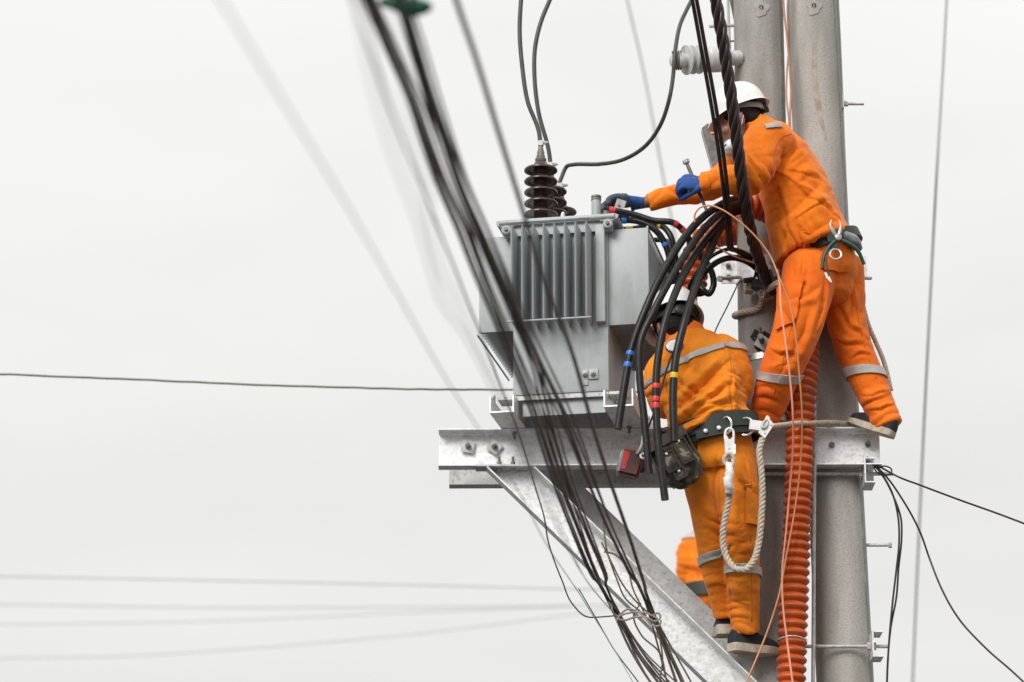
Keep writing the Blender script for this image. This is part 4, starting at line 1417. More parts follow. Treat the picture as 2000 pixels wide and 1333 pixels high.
# hair under the helmet
mb = MB(); mb.ell(cU + BU_ @ V((0, -0.020, 0.034)), 0.081, 0.094, 0.086, BU_); mb.ell(cU + BU_ @ V((0, -0.062, -0.018)), 0.066, 0.044, 0.052, BU_)
for sx in (-1, 1):
    mb.tube([cU + BU_ @ V((0.073 * sx, 0.012, 0.015)), cU + BU_ @ V((0.070 * sx, 0.014, -0.03))], [0.012, 0.006], 8)
me = remesh(mb, 0.006, 2, 'hair')
finish('hair', me, M['hair'], ub, 180)
for sx in (-1, 1):
    mb = MB()
    mb.tube([cU + BU_ @ V((0.017 * sx, 0.093, 0.016)), cU + BU_ @ V((0.036 * sx, 0.086, 0.020)), cU + BU_ @ V((0.052 * sx, 0.072, 0.014))], [0.004, 0.0045, 0.002], 6, sub=3)
    obj('eyebrow', mb, M['hair'], ub)
# face mask pulled under the chin
mb = MB(); mb.ell(cU + BU_ @ V((0, 0.062, -0.102)), 0.056, 0.046, 0.036, BU_)
me = remesh(mb, 0.005, 2, 'face_mask'); wrinkle(me, base=0.003, seed=5)
fm = finish('face_mask', me, M['mask'], U, 180)
mb = MB(); mb.tube([cU + BU_ @ V((x, 0.066 + 0.044 * math.sqrt(max(0, 1 - (x / 0.06) ** 2)), -0.094)) for x in np.linspace(-0.055, 0.055, 9)], 0.0035, 6, sub=2)
obj('mask_edge', mb, M['mask_blue'], fm)
for sx in (-1, 1):
    mb = MB()
    mb.tube([cU + BU_ @ V((0.05 * sx, 0.055, -0.095)), cU + BU_ @ V((0.078 * sx, -0.005, -0.05)), cU + BU_ @ V((0.084 * sx, -0.03, -0.012))], 0.0016, 5, sub=3)
    obj('ear_loop', mb, M['mask'], fm)
fh = basis(V((-0.93, 0.15, -0.36)))
make_helmet(U, P(1443, 217, 12.82), fh, 0.885)
# gloves
mb = MB()
hand_mesh(mb, P(1379, 361, 12.625), V((-1, 0.04, 0.16)), V((-0.1, 0.9, -0.42)), [1.2, 1.28, 1.32, 1.3], 0.07, 1.06, (0.9, 0.2), left=False)
mb.ell(P(1379, 361, 12.625) + V((-1, 0.04, 0.16)).normalized() * 0.098 + V((-0.1, 0.9, -0.42)).normalized() * 0.026, 0.026, 0.026, 0.036)
me = remesh(mb, 0.0028, 1, 'glove')
finish('glove', me, M['glove'], U, 180)
mb = MB()
hand_mesh(mb, P(1247, 397, 13.085), V((-1, -0.05, -0.02)), V((-0.1, -0.55, -0.83)), [0.40, 0.42, 0.45, 0.5], 0.08, 1.08, (0.75, 0.55), left=True)
me = remesh(mb, 0.0035, 2, 'glove')
g2 = finish('glove', me, M['glove'], U, 180)
# dark rubber coating on the fingers of the reaching glove
patch(g2, [(P(1231, 398, 13.08), (-1, 0, -0.55))], 0.0012, 'rubber_coating', M['glove_dark'], g2)
# feet
make_shoe(U, P(1741, 855, 12.91), V((-0.66, 0.52, 0.36)), up=(0.35, -0.1, 0.9), L_=0.235)
sh = P(1530, 836, 12.99)
make_shoe(U, V((sh.x, 12.90, zb_top + 0.0005)), V((-0.85, 0.5, 0)), L_=0.25)
# work belt with D-ring, pliers and pouch
axB = (P(1590, 440, 12.85) - P(1622, 505, 12.86)).normalized()
bu = ring_belt(U, 'work_belt', P(1613, 487, 12.86), V((-0.40, 0.0, 0.92)), uL, 0.163, 0.156, 0.052, 0.006, M['belt'])

# ------------------------------------------------------------------ lower worker, back to the viewer
W = thing('person', 'worker seen from behind in yellowish orange, hanging by a belt below the transformer', 'person', (P(1440, 1270, 13.05).x, 13.05, P(1440, 1270, 13.05).z), 'line workers in orange')
wR = V((0.90, 0.22, 0.30))                     # towards the worker's right
YW = 12.72
mb = MB()
mb.limb([P(1386, 850, YW), P(1386, 838, YW), P(1380, 800, YW), P(1370, 755, YW + .01), P(1358, 712, YW + .02), P(1346, 680, YW + .04), P(1336, 658, YW + .06)],
        [0.160, 0.170, 0.168, 0.180, 0.185, 0.140, 0.075], [0.130, 0.138, 0.138, 0.142, 0.135, 0.105, 0.07], wR, sides=28)
mb.limb([P(1400, 688, YW + .04), P(1418, 700, YW + .05), P(1434, 728, YW + .06), P(1441, 752, YW + .08), P(1438, 768, YW + .12)], [0.085, 0.086, 0.076, 0.066, 0.06], [0.086, 0.088, 0.078, 0.068, 0.06], (0, 1, 0))
mb.limb([P(1440, 756, YW + .10), P(1436, 756, YW + .20), P(1430, 748, YW + .30)], [0.066, 0.056, 0.046], [0.066, 0.056, 0.046], (1, 0, 0))
mb.limb([P(1310, 712, YW + .02), P(1296, 730, YW + .03), P(1294, 765, YW + .05), P(1299, 795, YW + .09)], [0.08, 0.08, 0.072, 0.062], [0.082, 0.082, 0.072, 0.062], (0, 1, 0))
mb.limb([P(1298, 790, YW + .08), P(1312, 792, YW + .19), P(1330, 780, YW + .29)], [0.062, 0.055, 0.046], [0.062, 0.055, 0.046], (1, 0, 0))
# loose cloth blousing over the belt on both sides
mb.ell(P(1445, 815, YW + 0.01), 0.05, 0.09, 0.038)
mb.ell(P(1330, 838, YW + 0.01), 0.05, 0.09, 0.045)
me = remesh(mb, 0.0052, 8, 'jacket')
B1 = YW - 0.13
fields = [
    (P(1380, 790, B1), 0.16, (-0.5, 0, 0.85), 0.050, 0.009), (P(1400, 830, B1), 0.14, (-0.25, 0, 1.0), 0.032, 0.008),
    (P(1440, 755, B1 + .1), 0.08, (0.2, 0, 1), 0.030, 0.009), (P(1290, 775, B1 + .1), 0.10, (-0.1, 0, 1), 0.034, 0.008),
    (P(1330, 760, B1), 0.15, (0.8, 0, 0.6), 0.06, 0.007), (P(1320, 830, B1), 0.10, (0.9, 0, 0.5), 0.035, 0.008),
]
folds = [
    ([P(1425, 695, B1), P(1428, 730, B1), P(1424, 765, B1), P(1432, 800, B1)], 0.011, 0.012),
    ([P(1312, 805, B1), P(1350, 775, B1), P(1390, 735, B1), P(1418, 702, B1)], 0.022, 0.016),
    ([P(1312, 838, B1), P(1350, 812, B1), P(1395, 772, B1), P(1425, 745, B1)], 0.020, 0.015),
    ([P(1330, 845, B1), P(1375, 832, B1), P(1425, 812, B1)], 0.012, 0.011),
    ([P(1340, 850, B1), P(1390, 815, B1), P(1440, 800, B1)], 0.011, 0.009),
    ([P(1375, 790, B1), P(1400, 772, B1), P(1420, 755, B1)], 0.010, 0.008),
    ([P(1295, 700, B1), P(1300, 745, B1), P(1305, 800, B1)], 0.012, 0.009),
    ([P(1350, 690, B1), P(1334, 745, B1), P(1312, 790, B1)], 0.024, 0.009),
    ([P(1405, 800, B1), P(1435, 790, B1), P(1452, 800, B1)], 0.010, 0.008),
]
wrinkle(me, fields, folds, 0.0018, 21)
wj = finish('jacket', me, M['cloth_lower'], W, 180)
# yoke reflector from the left arm up over the right shoulder
tp = V((0.33, 0, 1.0)).normalized(); tp = V((-0.345, 0, 0.94))
patch(wj, [(P(1350, 690, B1), (0.42, 0, -0.90)), (P(1350, 702, B1), (-0.42, 0, 0.90)), (P(1415, 690, B1), (-1, 0, 0))], 0.003, 'reflective_strip', M['reflect'], wj, facing=(0, -1, 0.1))
patch(wj, [(P(1400, 657, B1), (0.05, 0, -1)), (P(1400, 669, B1), (-0.05, 0, 1)), (P(1417, 690, B1), (1, 0, 0))], 0.003, 'reflective_strip', M['reflect'], wj, facing=(0, -1, 0.1))
# round emblem on the back
def disc_patch(src, c, r, name, mtl, lift, parent, r_in=0.0):
    c = V(c)
    pl = []
    for k in range(20):
        a = 2 * math.pi * k / 20
        n = V((math.cos(a), 0, math.sin(a)))
        pl.append((c + n * r, -n))
    return patch(src, pl, lift, name, mtl, parent, facing=(0, -1, 0))
ec = P(1319, 671, B1)
disc_patch(wj, ec, 0.035, 'emblem_border', M['navy'], 0.003, wj)
disc_patch(wj, ec, 0.030, 'emblem', M['white_paint'], 0.0042, wj)
for pts in ([(1424, 690), (1428, 725), (1424, 762), (1430, 800)], [(1300, 720), (1302, 760), (1310, 800)], [(1330, 850), (1380, 836), (1440, 818)]):
    seam(wj, pts, 'seam', M['seam_lower'])
# standing collar
mb = MB(); mb.limb([P(1348, 680, YW + .04), P(1342, 664, YW + .055), P(1337, 647, YW + .07)], [0.095, 0.092, 0.086], [0.090, 0.086, 0.080], wR, flat=(0.7, 0.1))
me = remesh(mb, 0.006, 4, 'collar'); wrinkle(me, base=0.003, seed=9)
finish('collar', me, M['cloth_trim'], wj, 180)

# trousers
mb = MB()
mb.limb([P(1392, 835, YW), P(1400, 862, YW + .01), P(1406, 895, YW + .02), P(1410, 925, YW + .03)], [0.140, 0.146, 0.146, 0.11], [0.115, 0.122, 0.125, 0.10], V((1, 0.1, 0.15)), sides=24)
mb.limb([P(1374, 890, YW + .03), P(1375, 940, YW + .03), P(1384, 1000, YW + .06), P(1391, 1060, YW + .12), P(1398, 1110, YW + .19), P(1408, 1160, YW + .25), P(1416, 1203, YW + .29)],
        [0.090, 0.086, 0.076, 0.066, 0.062, 0.053, 0.049], [0.092, 0.088, 0.080, 0.072, 0.066, 0.058, 0.054], (1, 0, 0), sides=22, flat=(0.7, 0.06))
mb.limb([P(1432, 890, YW + .01), P(1437, 940, YW + .0), P(1443, 1000, YW + .02), P(1447, 1060, YW + .06), P(1449, 1110, YW + .13), P(1453, 1170, YW + .20), P(1456, 1234, YW + .25)],
        [0.096, 0.092, 0.086, 0.078, 0.074, 0.066, 0.059], [0.098, 0.096, 0.09, 0.082, 0.075, 0.067, 0.063], (1, 0, 0), sides=22, flat=(0.7, 0.06))
me = remesh(mb, 0.0052, 8, 'trousers')
S3 = YW - 0.09
fields = [
    (P(1388, 1050, S3 + .1), 0.08, (0.35, 0, 1), 0.040, 0.010), (P(1406, 1170, S3 + .2), 0.09, (0.15, 0, 1), 0.030, 0.010),
    (P(1447, 1085, S3 + .1), 0.09, (-0.3, 0, 1), 0.042, 0.009), (P(1453, 1195, S3 + .2), 0.09, (0.1, 0, 1), 0.032, 0.009),
    (P(1400, 950, S3), 0.12, (0.95, 0, 0.3), 0.07, 0.006), (P(1445, 980, S3), 0.12, (0.9, 0, 0.45), 0.07, 0.005),
]
folds = [
    ([P(1402, 905, S3), P(1400, 960, S3), P(1406, 1020, S3), P(1414, 1080, S3 + .05)], 0.016, 0.020),
    ([P(1420, 900, S3), P(1440, 940, S3), P(1470, 960, S3)], 0.016, 0.009),
    ([P(1350, 950, S3), P(1372, 985, S3), P(1395, 1000, S3)], 0.014, 0.009),
    ([P(1440, 1000, S3), P(1455, 1050, S3), P(1470, 1090, S3)], 0.016, 0.008),
    ([P(1362, 1040, S3 + .05), P(1385, 1050, S3 + .05), P(1412, 1040, S3 + .05)], 0.010, 0.010),
    ([P(1365, 1075, S3 + .1), P(1390, 1068, S3 + .1), P(1410, 1060, S3 + .1)], 0.010, 0.008),
    ([P(1425, 1130, S3 + .1), P(1450, 1138, S3 + .1), P(1478, 1130, S3 + .1)], 0.009, 0.007),
    ([P(1390, 1180, S3 + .2), P(1410, 1188, S3 + .2), P(1432, 1178, S3 + .2)], 0.008, 0.010),
    ([P(1455, 900, S3), P(1462, 930, S3), P(1468, 965, S3)], 0.010, 0.009),
    ([P(1420, 930, S3), P(1430, 1000, S3), P(1425, 1070, S3)], 0.016, 0.006),
]
wrinkle(me, fields, folds, 0.0014, 31)
wt = finish('trousers', me, M['cloth_lower_pants'], W, 180)
band(wt, P(1394, 1093, YW + .17), V((-0.22, 0, 1)), 0.030, 'reflective_strip', M['reflect'], wt, cond=lambda c: c.x < P(1421, 1100, YW + .1).x)
band(wt, P(1449, 1119, YW + .15), V((0.03, 0, 1)), 0.030, 'reflective_strip', M['reflect'], wt, cond=lambda c: c.x > P(1417, 1100, YW + .1).x)
patch(wt, [(P(1366, 885, S3), (1, 0, 0)), (P(1424, 885, S3), (-1, 0, 0)), (P(1395, 850, S3), (0, 0, -1)), (P(1395, 908, S3), (-0.05, 0, 1))], 0.006, 'pocket_flap', M['cloth_lower'], wt, facing=(0, -1, 0))
patch(wt, [(P(1456, 985, S3), (1, 0, 0.0)), (P(1490, 985, S3), (-1, 0, 0)), (P(1470, 945, S3), (0, 0, -1)), (P(1470, 1018, S3), (0, 0, 1))], 0.008, 'cargo_pocket', M['cloth_lower_pants'], wt, facing=(0.5, -0.8, 0))

for pts in ([(1405, 905), (1404, 960), (1408, 1010)], [(1456, 880), (1466, 920), (1468, 980), (1466, 1060), (1468, 1150), (1468, 1215)], [(1368, 905), (1395, 909), (1422, 905)], [(1424, 1135), (1426, 1180), (1430, 1225)]):
    seam(wt, pts, 'seam', M['seam_lower'])
# body
fW = V((-0.17, 0.92, -0.35)).normalized(); BW = basis(fW)
cW = P(1319, 642, YW + .085)
mb = MB()
head_mesh(mb, cW, BW, 0.97)
mb.limb([P(1350, 690, YW + .05), P(1338, 655, YW + .07), P(1328, 632, YW + .09)], [0.064, 0.058, 0.056], [0.064, 0.058, 0.056], wR)
mb.limb([P(1400, 880, YW), P(1385, 810, YW), P(1365, 735, YW + .02), P(1348, 690, YW + .05)], [0.13, 0.125, 0.155, 0.10], [0.095, 0.10, 0.10, 0.07], wR)
mb.limb([P(1415, 700, YW + .05), P(1432, 728, YW + .06), P(1438, 755, YW + .1)], [0.055, 0.05, 0.044], [0.055, 0.05, 0.044], (0, 1, 0))
mb.limb([P(1438, 755, YW + .1), P(1432, 750, YW + .25), P(1428, 745, YW + .34)], [0.044, 0.038, 0.028], [0.044, 0.038, 0.028], (1, 0, 0))
mb.limb([P(1305, 720, YW + .03), P(1296, 750, YW + .05), P(1299, 790, YW + .09)], [0.055, 0.05, 0.044], [0.055, 0.05, 0.044], (0, 1, 0))
mb.limb([P(1299, 790, YW + .09), P(1318, 788, YW + .22), P(1338, 775, YW + .33)], [0.044, 0.038, 0.028], [0.044, 0.038, 0.028], (1, 0, 0))
mb.limb([P(1375, 900, YW + .03), P(1390, 1060, YW + .13), P(1416, 1215, YW + .31)], [0.075, 0.055, 0.034], [0.075, 0.055, 0.034], (1, 0, 0))
mb.limb([P(1435, 900, YW + .02), P(1447, 1060, YW + .08), P(1456, 1245, YW + .27)], [0.08, 0.06, 0.034], [0.08, 0.06, 0.034], (1, 0, 0))
mb.limb([P(1428, 745, YW + .33), P(1424, 742, YW + .38)], [0.028, 0.028], [0.02, 0.02], (1, 0, 0))
mb.limb([P(1338, 775, YW + .32), P(1346, 770, YW + .37)], [0.028, 0.028], [0.02, 0.02], (1, 0, 0))
me = remesh(mb, 0.005, 3, 'body')
wb = finish('body', me, M['skin'], W, 180)
mb = MB(); mb.ell(cW + BW @ V((0, -0.020, 0.034)), 0.082, 0.094, 0.086, BW); mb.ell(cW + BW @ V((0, -0.062, -0.028)), 0.070, 0.046, 0.06, BW)
me = remesh(mb, 0.006, 2, 'hair'); wrinkle(me, base=0.003, seed=4)
finish('hair', me, M['hair'], wb, 180)
# dark scarf round the neck
mb = MB(); mb.limb([P(1342, 662, YW + .06), P(1334, 645, YW + .08), P(1328, 634, YW + .09)], [0.078, 0.074, 0.072], [0.075, 0.074, 0.072], wR)
me = remesh(mb, 0.006, 3, 'scarf'); wrinkle(me, [(P(1335, 645, YW), 0.1, (0, 0, 1), 0.02, 0.005)], (), 0.003, 17)
finish('scarf', me, M['belt_black'], W, 180)
make_helmet(W, P(1316, 626, YW + .10), basis(V((-0.17, 0.92, -0.35))), 1.0, M['black_plastic'])
for wp, fd, pn, lf in ((P(1427, 744, YW + .355), V((0.05, 1, 0.25)), V((-0.8, 0, -0.5)), False), (P(1340, 774, YW + .345), V((0.3, 1, 0.25)), V((0.8, 0, -0.5)), True)):
    mb = MB(); hand_mesh(mb, wp, fd, pn, 0.55, 0.05, 0.9, (0.6, 0.5), left=lf)
    me = remesh(mb, 0.0045, 2, 'glove'); finish('glove', me, M['glove'], W, 180)
hl = P(1416, 1238, YW + .27)
make_shoe(W, hl, V((0.03, 0.98, 0.10)), L_=0.25, sole_t=0.040)
hr = P(1427, 1272, YW + .215)
make_shoe(W, hr, V((0.82, 0.55, 0.0)), L_=0.255, sole_t=0.034, sock=True)

# safety belt: wide dark green band over black padding
bc = P(1396, 842, YW + .005); bax = V((-0.20, 0, 0.97))
wb1 = ring_belt(W, 'safety_belt', bc, bax, V((1, 0.1, 0.2)), 0.181, 0.155, 0.072, 0.009, M['belt'])
ring_belt(W, 'belt_padding', bc - bax * 0.043, bax, V((1, 0.1, 0.2)), 0.175, 0.149, 0.042, 0.007, M['belt_black'])

# ------------------------------------------------------------------ third worker far behind, seen from the back
Y3 = 18.0
K = thing('person', 'blurred worker in orange far behind, only back and arm showing below the lower worker', 'person', (P(1400, 1290, Y3).x, Y3, P(1400, 1170, Y3).z - 0.92), 'line workers in orange')
zf = K.location.z
mb = MB()
mb.limb([P(1394, 1176, Y3), P(1396, 1150, Y3), P(1398, 1110, Y3), P(1402, 1075, Y3), P(1406, 1050, Y3), P(1410, 1034, Y3)], [0.165, 0.168, 0.175, 0.185, 0.14, 0.075], [0.13, 0.135, 0.14, 0.135, 0.10, 0.07], (1, 0, 0))
mb.limb([P(1366, 1058, Y3), P(1352, 1072, Y3), P(1342, 1105, Y3), P(1340, 1140, Y3 + .08), P(1350, 1150, Y3 + .2), P(1358, 1150, Y3 + .3)], [0.075, 0.078, 0.068, 0.06, 0.055, 0.045], [0.078, 0.08, 0.07, 0.06, 0.055, 0.045], (1, 0, 0))
mb.limb([P(1440, 1058, Y3), P(1456, 1072, Y3), P(1464, 1105, Y3), P(1462, 1140, Y3 + .08), P(1450, 1150, Y3 + .2), P(1445, 1150, Y3 + .3)], [0.075, 0.078, 0.068, 0.06, 0.055, 0.045], [0.078, 0.08, 0.07, 0.06, 0.055, 0.045], (1, 0, 0))
me = remesh(mb, 0.011, 5, 'jacket'); wrinkle(me, [(P(1390, 1140, Y3 - .1), 0.2, (0.3, 0, 1), 0.05, 0.01), (P(1345, 1120, Y3), 0.12, (0.3, 0, 1), 0.04, 0.01)], [([P(1362, 1065, Y3 - .1), P(1366, 1100, Y3 - .1), P(1364, 1150, Y3 - .1)], 0.015, 0.016)], 0.004, 44)
kj = finish('jacket', me, M['cloth_upper'], K, 180)
band(kj, P(1400, 1058, Y3), V((0.1, 0, 1)), 0.026, 'reflective_strip', M['reflect'], kj)
xh = P(1436, 1170, Y3).x
mb = MB()
mb.limb([(xh, Y3, zf + 0.98), (xh, Y3, zf + 0.88), (xh, Y3, zf + 0.80)], [0.15, 0.155, 0.13], [0.12, 0.125, 0.11], (1, 0, 0))
for sx in (-1, 1):
    mb.limb([(xh + 0.065 * sx, Y3, zf + 0.85), (xh + 0.07 * sx, Y3, zf + 0.48), (xh + 0.075 * sx, Y3 + .01, zf + 0.07)], [0.085, 0.07, 0.056], [0.095, 0.08, 0.06], (1, 0, 0))
me = remesh(mb, 0.011, 5, 'trousers'); wrinkle(me, base=0.005, seed=50)
kt = finish('trousers', me, M['cloth_upper'], K, 180)
band(kt, V((xh, Y3, zf + 0.80)), V((0, 0, 1)), 0.04, 'reflective_strip', M['reflect'], kt)
ring_belt(K, 'work_belt', V((P(1400, 1160, Y3).x, Y3, zf + 0.955)), V((0, 0, 1)), (1, 0, 0), 0.195, 0.165, 0.085, 0.006, M['belt'])
fK = V((0.1, 0.9, -0.35)).normalized(); BK = basis(fK); cK = P(1416, 1002, Y3 + .03)
mb = MB(); head_mesh(mb, cK, BK, 0.97)
mb.limb([P(1408, 1050, Y3), P(1412, 1030, Y3), P(1415, 1012, Y3 + .02)], [0.06, 0.056, 0.055], [0.06, 0.056, 0.055], (1, 0, 0))
mb.limb([(xh, Y3, zf + 0.86), P(1398, 1110, Y3), P(1408, 1048, Y3)], [0.12, 0.15, 0.09], [0.09, 0.1, 0.07], (1, 0, 0))
for sx, q0 in ((-1, 0), (1, 0)):
    mb.limb([(xh + 0.065 * sx, Y3, zf + 0.85), (xh + 0.07 * sx, Y3, zf + 0.48), (xh + 0.075 * sx, Y3 + .01, zf + 0.05)], [0.07, 0.055, 0.035], [0.07, 0.055, 0.035], (1, 0, 0))
mb.limb([P(1356, 1066, Y3), P(1342, 1105, Y3), P(1340, 1142, Y3 + .09), P(1358, 1150, Y3 + .33)], [0.05, 0.045, 0.04, 0.028], [0.05, 0.045, 0.04, 0.028], (1, 0, 0))
mb.limb([P(1452, 1066, Y3), P(1464, 1105, Y3), P(1462, 1142, Y3 + .09), P(1445, 1150, Y3 + .33)], [0.05, 0.045, 0.04, 0.028], [0.05, 0.045, 0.04, 0.028], (1, 0, 0))
for wp, lf in ((P(1358, 1150, Y3 + .33), True), (P(1445, 1150, Y3 + .33), False)):
    hand_mesh(mb, wp, V((0, 1, 0.1)), V((0, 0, -1)), 0.5, 0.05, 0.9, (0.6, 0.5), left=lf)
me = remesh(mb, 0.006, 2, 'body'); kb_ = finish('body', me, M['skin'], K, 180)
mb = MB(); mb.ell(cK + BK @ V((0, -0.020, 0.034)), 0.082, 0.094, 0.086, BK); mb.ell(cK + BK @ V((0, -0.062, -0.028)), 0.068, 0.044, 0.055, BK)
finish('hair', remesh(mb, 0.008, 2, 'hair'), M['hair'], kb_, 180)
make_helmet(K, cK + BK @ V((0, 0, 0.05)), BK, 0.93)
for sx in (-1, 1):
    make_shoe(K, V((xh + 0.075 * sx, Y3 - .05, zf)), V((0.1 * sx, 1, 0)), L_=0.26)
# what he stands on: a plain scaffold tower below the photograph's edge
st = thing('scaffold_tower', 'steel tube scaffold with boards under the farthest worker', 'scaffold', (xh, Y3, 0))
for sx in (-1, 1):
    for sy in (-1, 1):
        mb = MB(); mb.tube([(xh + 0.6 * sx, Y3 + 0.5 * sy, 0), (xh + 0.6 * sx, Y3 + 0.5 * sy, zf - 0.041)], 0.024, 12)
        obj('post', mb, M['galv_dull'], st)
    for z in (0.4, zf * 0.5, zf - 0.12):
        mb = MB(); mb.tube([(xh + 0.6 * sx, Y3 - 0.47, z), (xh + 0.6 * sx, Y3 + 0.47, z)], 0.022, 10); obj('ledger', mb, M['galv_dull'], st)
for sy in (-1, 1):
    mb = MB(); mb.tube([(xh - 0.57, Y3 + 0.5 * sy, 0.5), (xh + 0.57, Y3 + 0.5 * sy, zf - 0.3)], 0.02, 10); obj('diagonal_tube', mb, M['galv_dull'], st)
for k in range(5):
    mb = MB(); mb.box((xh, Y3 - 0.46 + 0.23 * k, zf - 0.0205), (0.72, 0.11, 0.019)); obj('board', mb, M['wood_plank'], st, smooth=None)

# ------------------------------------------------------------------ cables and hoses


def PL(pts):
    return [P(*p) for p in pts]


def wire(name, label, pts, r, mtl, group=None, cat='cable', sides=8, sub=8, wob=0.0):
    q = PL(pts)
    if wob:
        q2, _ = catmull(q, [0] * len(q), 6)
        q = [p + V((random.uniform(-wob, wob), 0, random.uniform(-wob, wob))) for p in q2]
        sub = 3
    mb = MB(); mb.tube(q, r, sides, sub=sub)
    return tag(obj(name, mb, mtl, smooth=60), label, cat, group)


def on_path(q, px=None, py=None):
    """index of the finely sampled point nearest a photo pixel"""
    best = None
    for i, p in enumerate(q):
        d = p - CAM
        z = d.dot(FWD); x = 1000 + FPX * d.x / z; y = 666.5 - FPX * d.dot(UPV) / z
        e = (x - px) ** 2 + (y - py) ** 2
        if best is None or e < best[0]:
            best = (e, i)
    return best[1]


def taped_cable(name, label, pts, r, bands, group=None, lug=None):
    """thick cable with coloured tape bands (px, py, length px, material)"""
    q, _ = catmull(PL(pts), [0] * len(pts), 14)
    t = thing(name, label, 'cable', q[-1], group)
    mb = MB(); mb.tube(q, r, 14, sub=1)
    obj('sheath', mb, M['rubber'], t, smooth=60)
    fr = frames(q)
    for (bx, by, ln, mt) in bands:
        i = on_path(q, bx, by)
        h = ln / 450.0 / 2
        c, tt = q[i], fr[i][2]
        mb = MB(); mb.tube([c - tt * h, c - tt * h * 0.4, c + tt * h * 0.4, c + tt * h], [r * 1.05, r * 1.09, r * 1.09, r * 1.05], 16, sub=1)
        obj('tape_band', mb, M[mt], t, smooth=60)
    return t


def hose(name, label, pts, r, pitch, mtl, group):
    q, _ = catmull(PL(pts), [0] * len(pts), 12)
    step = pitch / 8
    q = resample(q, step)
    rr = []
    for i in range(len(q)):
        ph = (i % 8) / 8.0
        c = 0.5 + 0.5 * math.cos(2 * math.pi * ph)
        rr.append(r * (0.755 + 0.245 * c ** 0.5) * (1 + 0.012 * math.sin(i * 0.031) + 0.008 * math.sin(i * 0.117)))
    mb = MB(); mb.tube(q, rr, 32, sub=1, cap=False)
    # inner wall so that the mouth is a real tube end
    mb.tube(q[:10], [r * 0.76] * 10, 32, sub=1, cap=False)
    mb.tube(q[-10:], [r * 0.76] * 10, 32, sub=1, cap=False)
    o = finish(name, mb.mesh(name), mtl, None, 75)
    return tag(o, label, 'hose', group)


hose('corrugated_hose', 'long orange corrugated cable hose running down in front of the poles',
     [(1572, 2700, 12.925), (1556, 2000, 12.925), (1543, 1600, 12.925), (1541, 1420, 12.925), (1545, 1333, 12.925), (1549, 1200, 12.925), (1554, 1080, 12.925), (1559, 960, 12.925), (1563, 860, 12.92), (1566, 770, 12.93), (1572, 690, 12.97), (1572, 610, 13.03),
      (1566, 540, 13.06), (1550, 470, 13.06), (1520, 422, 13.0), (1485, 403, 12.93), (1450, 397, 12.88)], 0.0625, 0.0372, M['orange_hose'], 'corrugated hoses')
hose('corrugated_hose', 'short bent orange corrugated hose behind the black cables beside the transformer',
     [(1490, 452, 13.45), (1462, 452, 13.38), (1432, 451, 13.26), (1398, 456, 13.19), (1370, 478, 13.17), (1358, 512, 13.16), (1354, 545, 13.15), (1352, 572, 13.15)], 0.0655, 0.036, M['orange_hose'], 'corrugated hoses')

G = 'black cables looping out of the hose'
YC = 12.47
taped_cable('power_cable', 'thick black cable with two blue tape bands hanging beside the transformer', [(1462, 392, 12.9), (1436, 390, 12.82), (1395, 408, 12.7), (1340, 460, 12.56), (1295, 532, 12.5), (1258, 612, YC), (1234, 680, YC), (1219, 758, YC), (1207, 838, YC)],
            0.0165, [(1227, 692, 8, 'tape_blue'), (1222, 712, 9, 'tape_blue')], G)
taped_cable('power_cable', 'thick black untaped cable bowing over the lower worker left shoulder', [(1462, 400, 12.88), (1438, 399, 12.8), (1400, 423, 12.68), (1350, 480, 12.53), (1310, 545, 12.47), (1276, 610, 12.44), (1252, 665, 12.43), (1249, 730, 12.43), (1258, 815, 12.43), (1268, 926, 12.43)],
            0.0155, [], G)
taped_cable('power_cable', 'thick black cable with three red tape bands hanging to the tool bag', [(1462, 404, 12.9), (1436, 408, 12.84), (1404, 440, 12.72), (1352, 508, 12.55), (1316, 580, 12.44), (1294, 650, 12.4), (1284, 710, 12.4), (1281, 780, 12.4), (1286, 870, 12.4), (1299, 977, 12.4)],
            0.0160, [(1281, 757, 9, 'tape_red'), (1281, 778, 9, 'tape_red'), (1282, 792, 10, 'tape_red')], G)
taped_cable('power_cable', 'thick black cable with one yellow tape band hanging down the lower worker back', [(1462, 410, 12.92), (1438, 414, 12.87), (1412, 440, 12.76), (1382, 500, 12.6), (1355, 570, 12.47), (1334, 640, 12.41), (1320, 700, 12.4), (1315, 760, 12.4), (1317, 863, 12.4)],
            0.0165, [(1316, 734, 10, 'tape_yellow')], G)
G2 = 'black cables on the transformer terminals'
tA = (1192, 410)
taped_cable('terminal_cable', 'black cable with red tape under the reaching glove on the transformer lid', [(1180, 408, 12.98), (1200, 412, 12.98), (1240, 420, 12.98), (1275, 431, 12.97), (1318, 437, 12.96), (1338, 455, 12.98), (1352, 480, 13.0), (1374, 507, 13.03), (1391, 535, 13.05), (1393, 560, 13.06), (1384, 574, 13.06), (1372, 566, 13.06), (1364, 550, 13.1)],
            0.0140, [(1195, 411, 12, 'tape_red'), (1320, 438, 8, 'tape_red'), (1334, 449, 8, 'tape_red'), (1341, 459, 7, 'tape_red')], G2)
taped_cable('terminal_cable', 'black cable with blue tape leaving the transformer lid', [(1212, 431, 13.06), (1235, 431, 13.06), (1262, 438, 13.05), (1286, 456, 13.04), (1302, 485, 13.04), (1310, 520, 13.05), (1314, 560, 13.06), (1318, 610, 13.1)],
            0.0140, [(1219, 431, 10, 'tape_blue'), (1299, 478, 7, 'tape_blue')], G2)
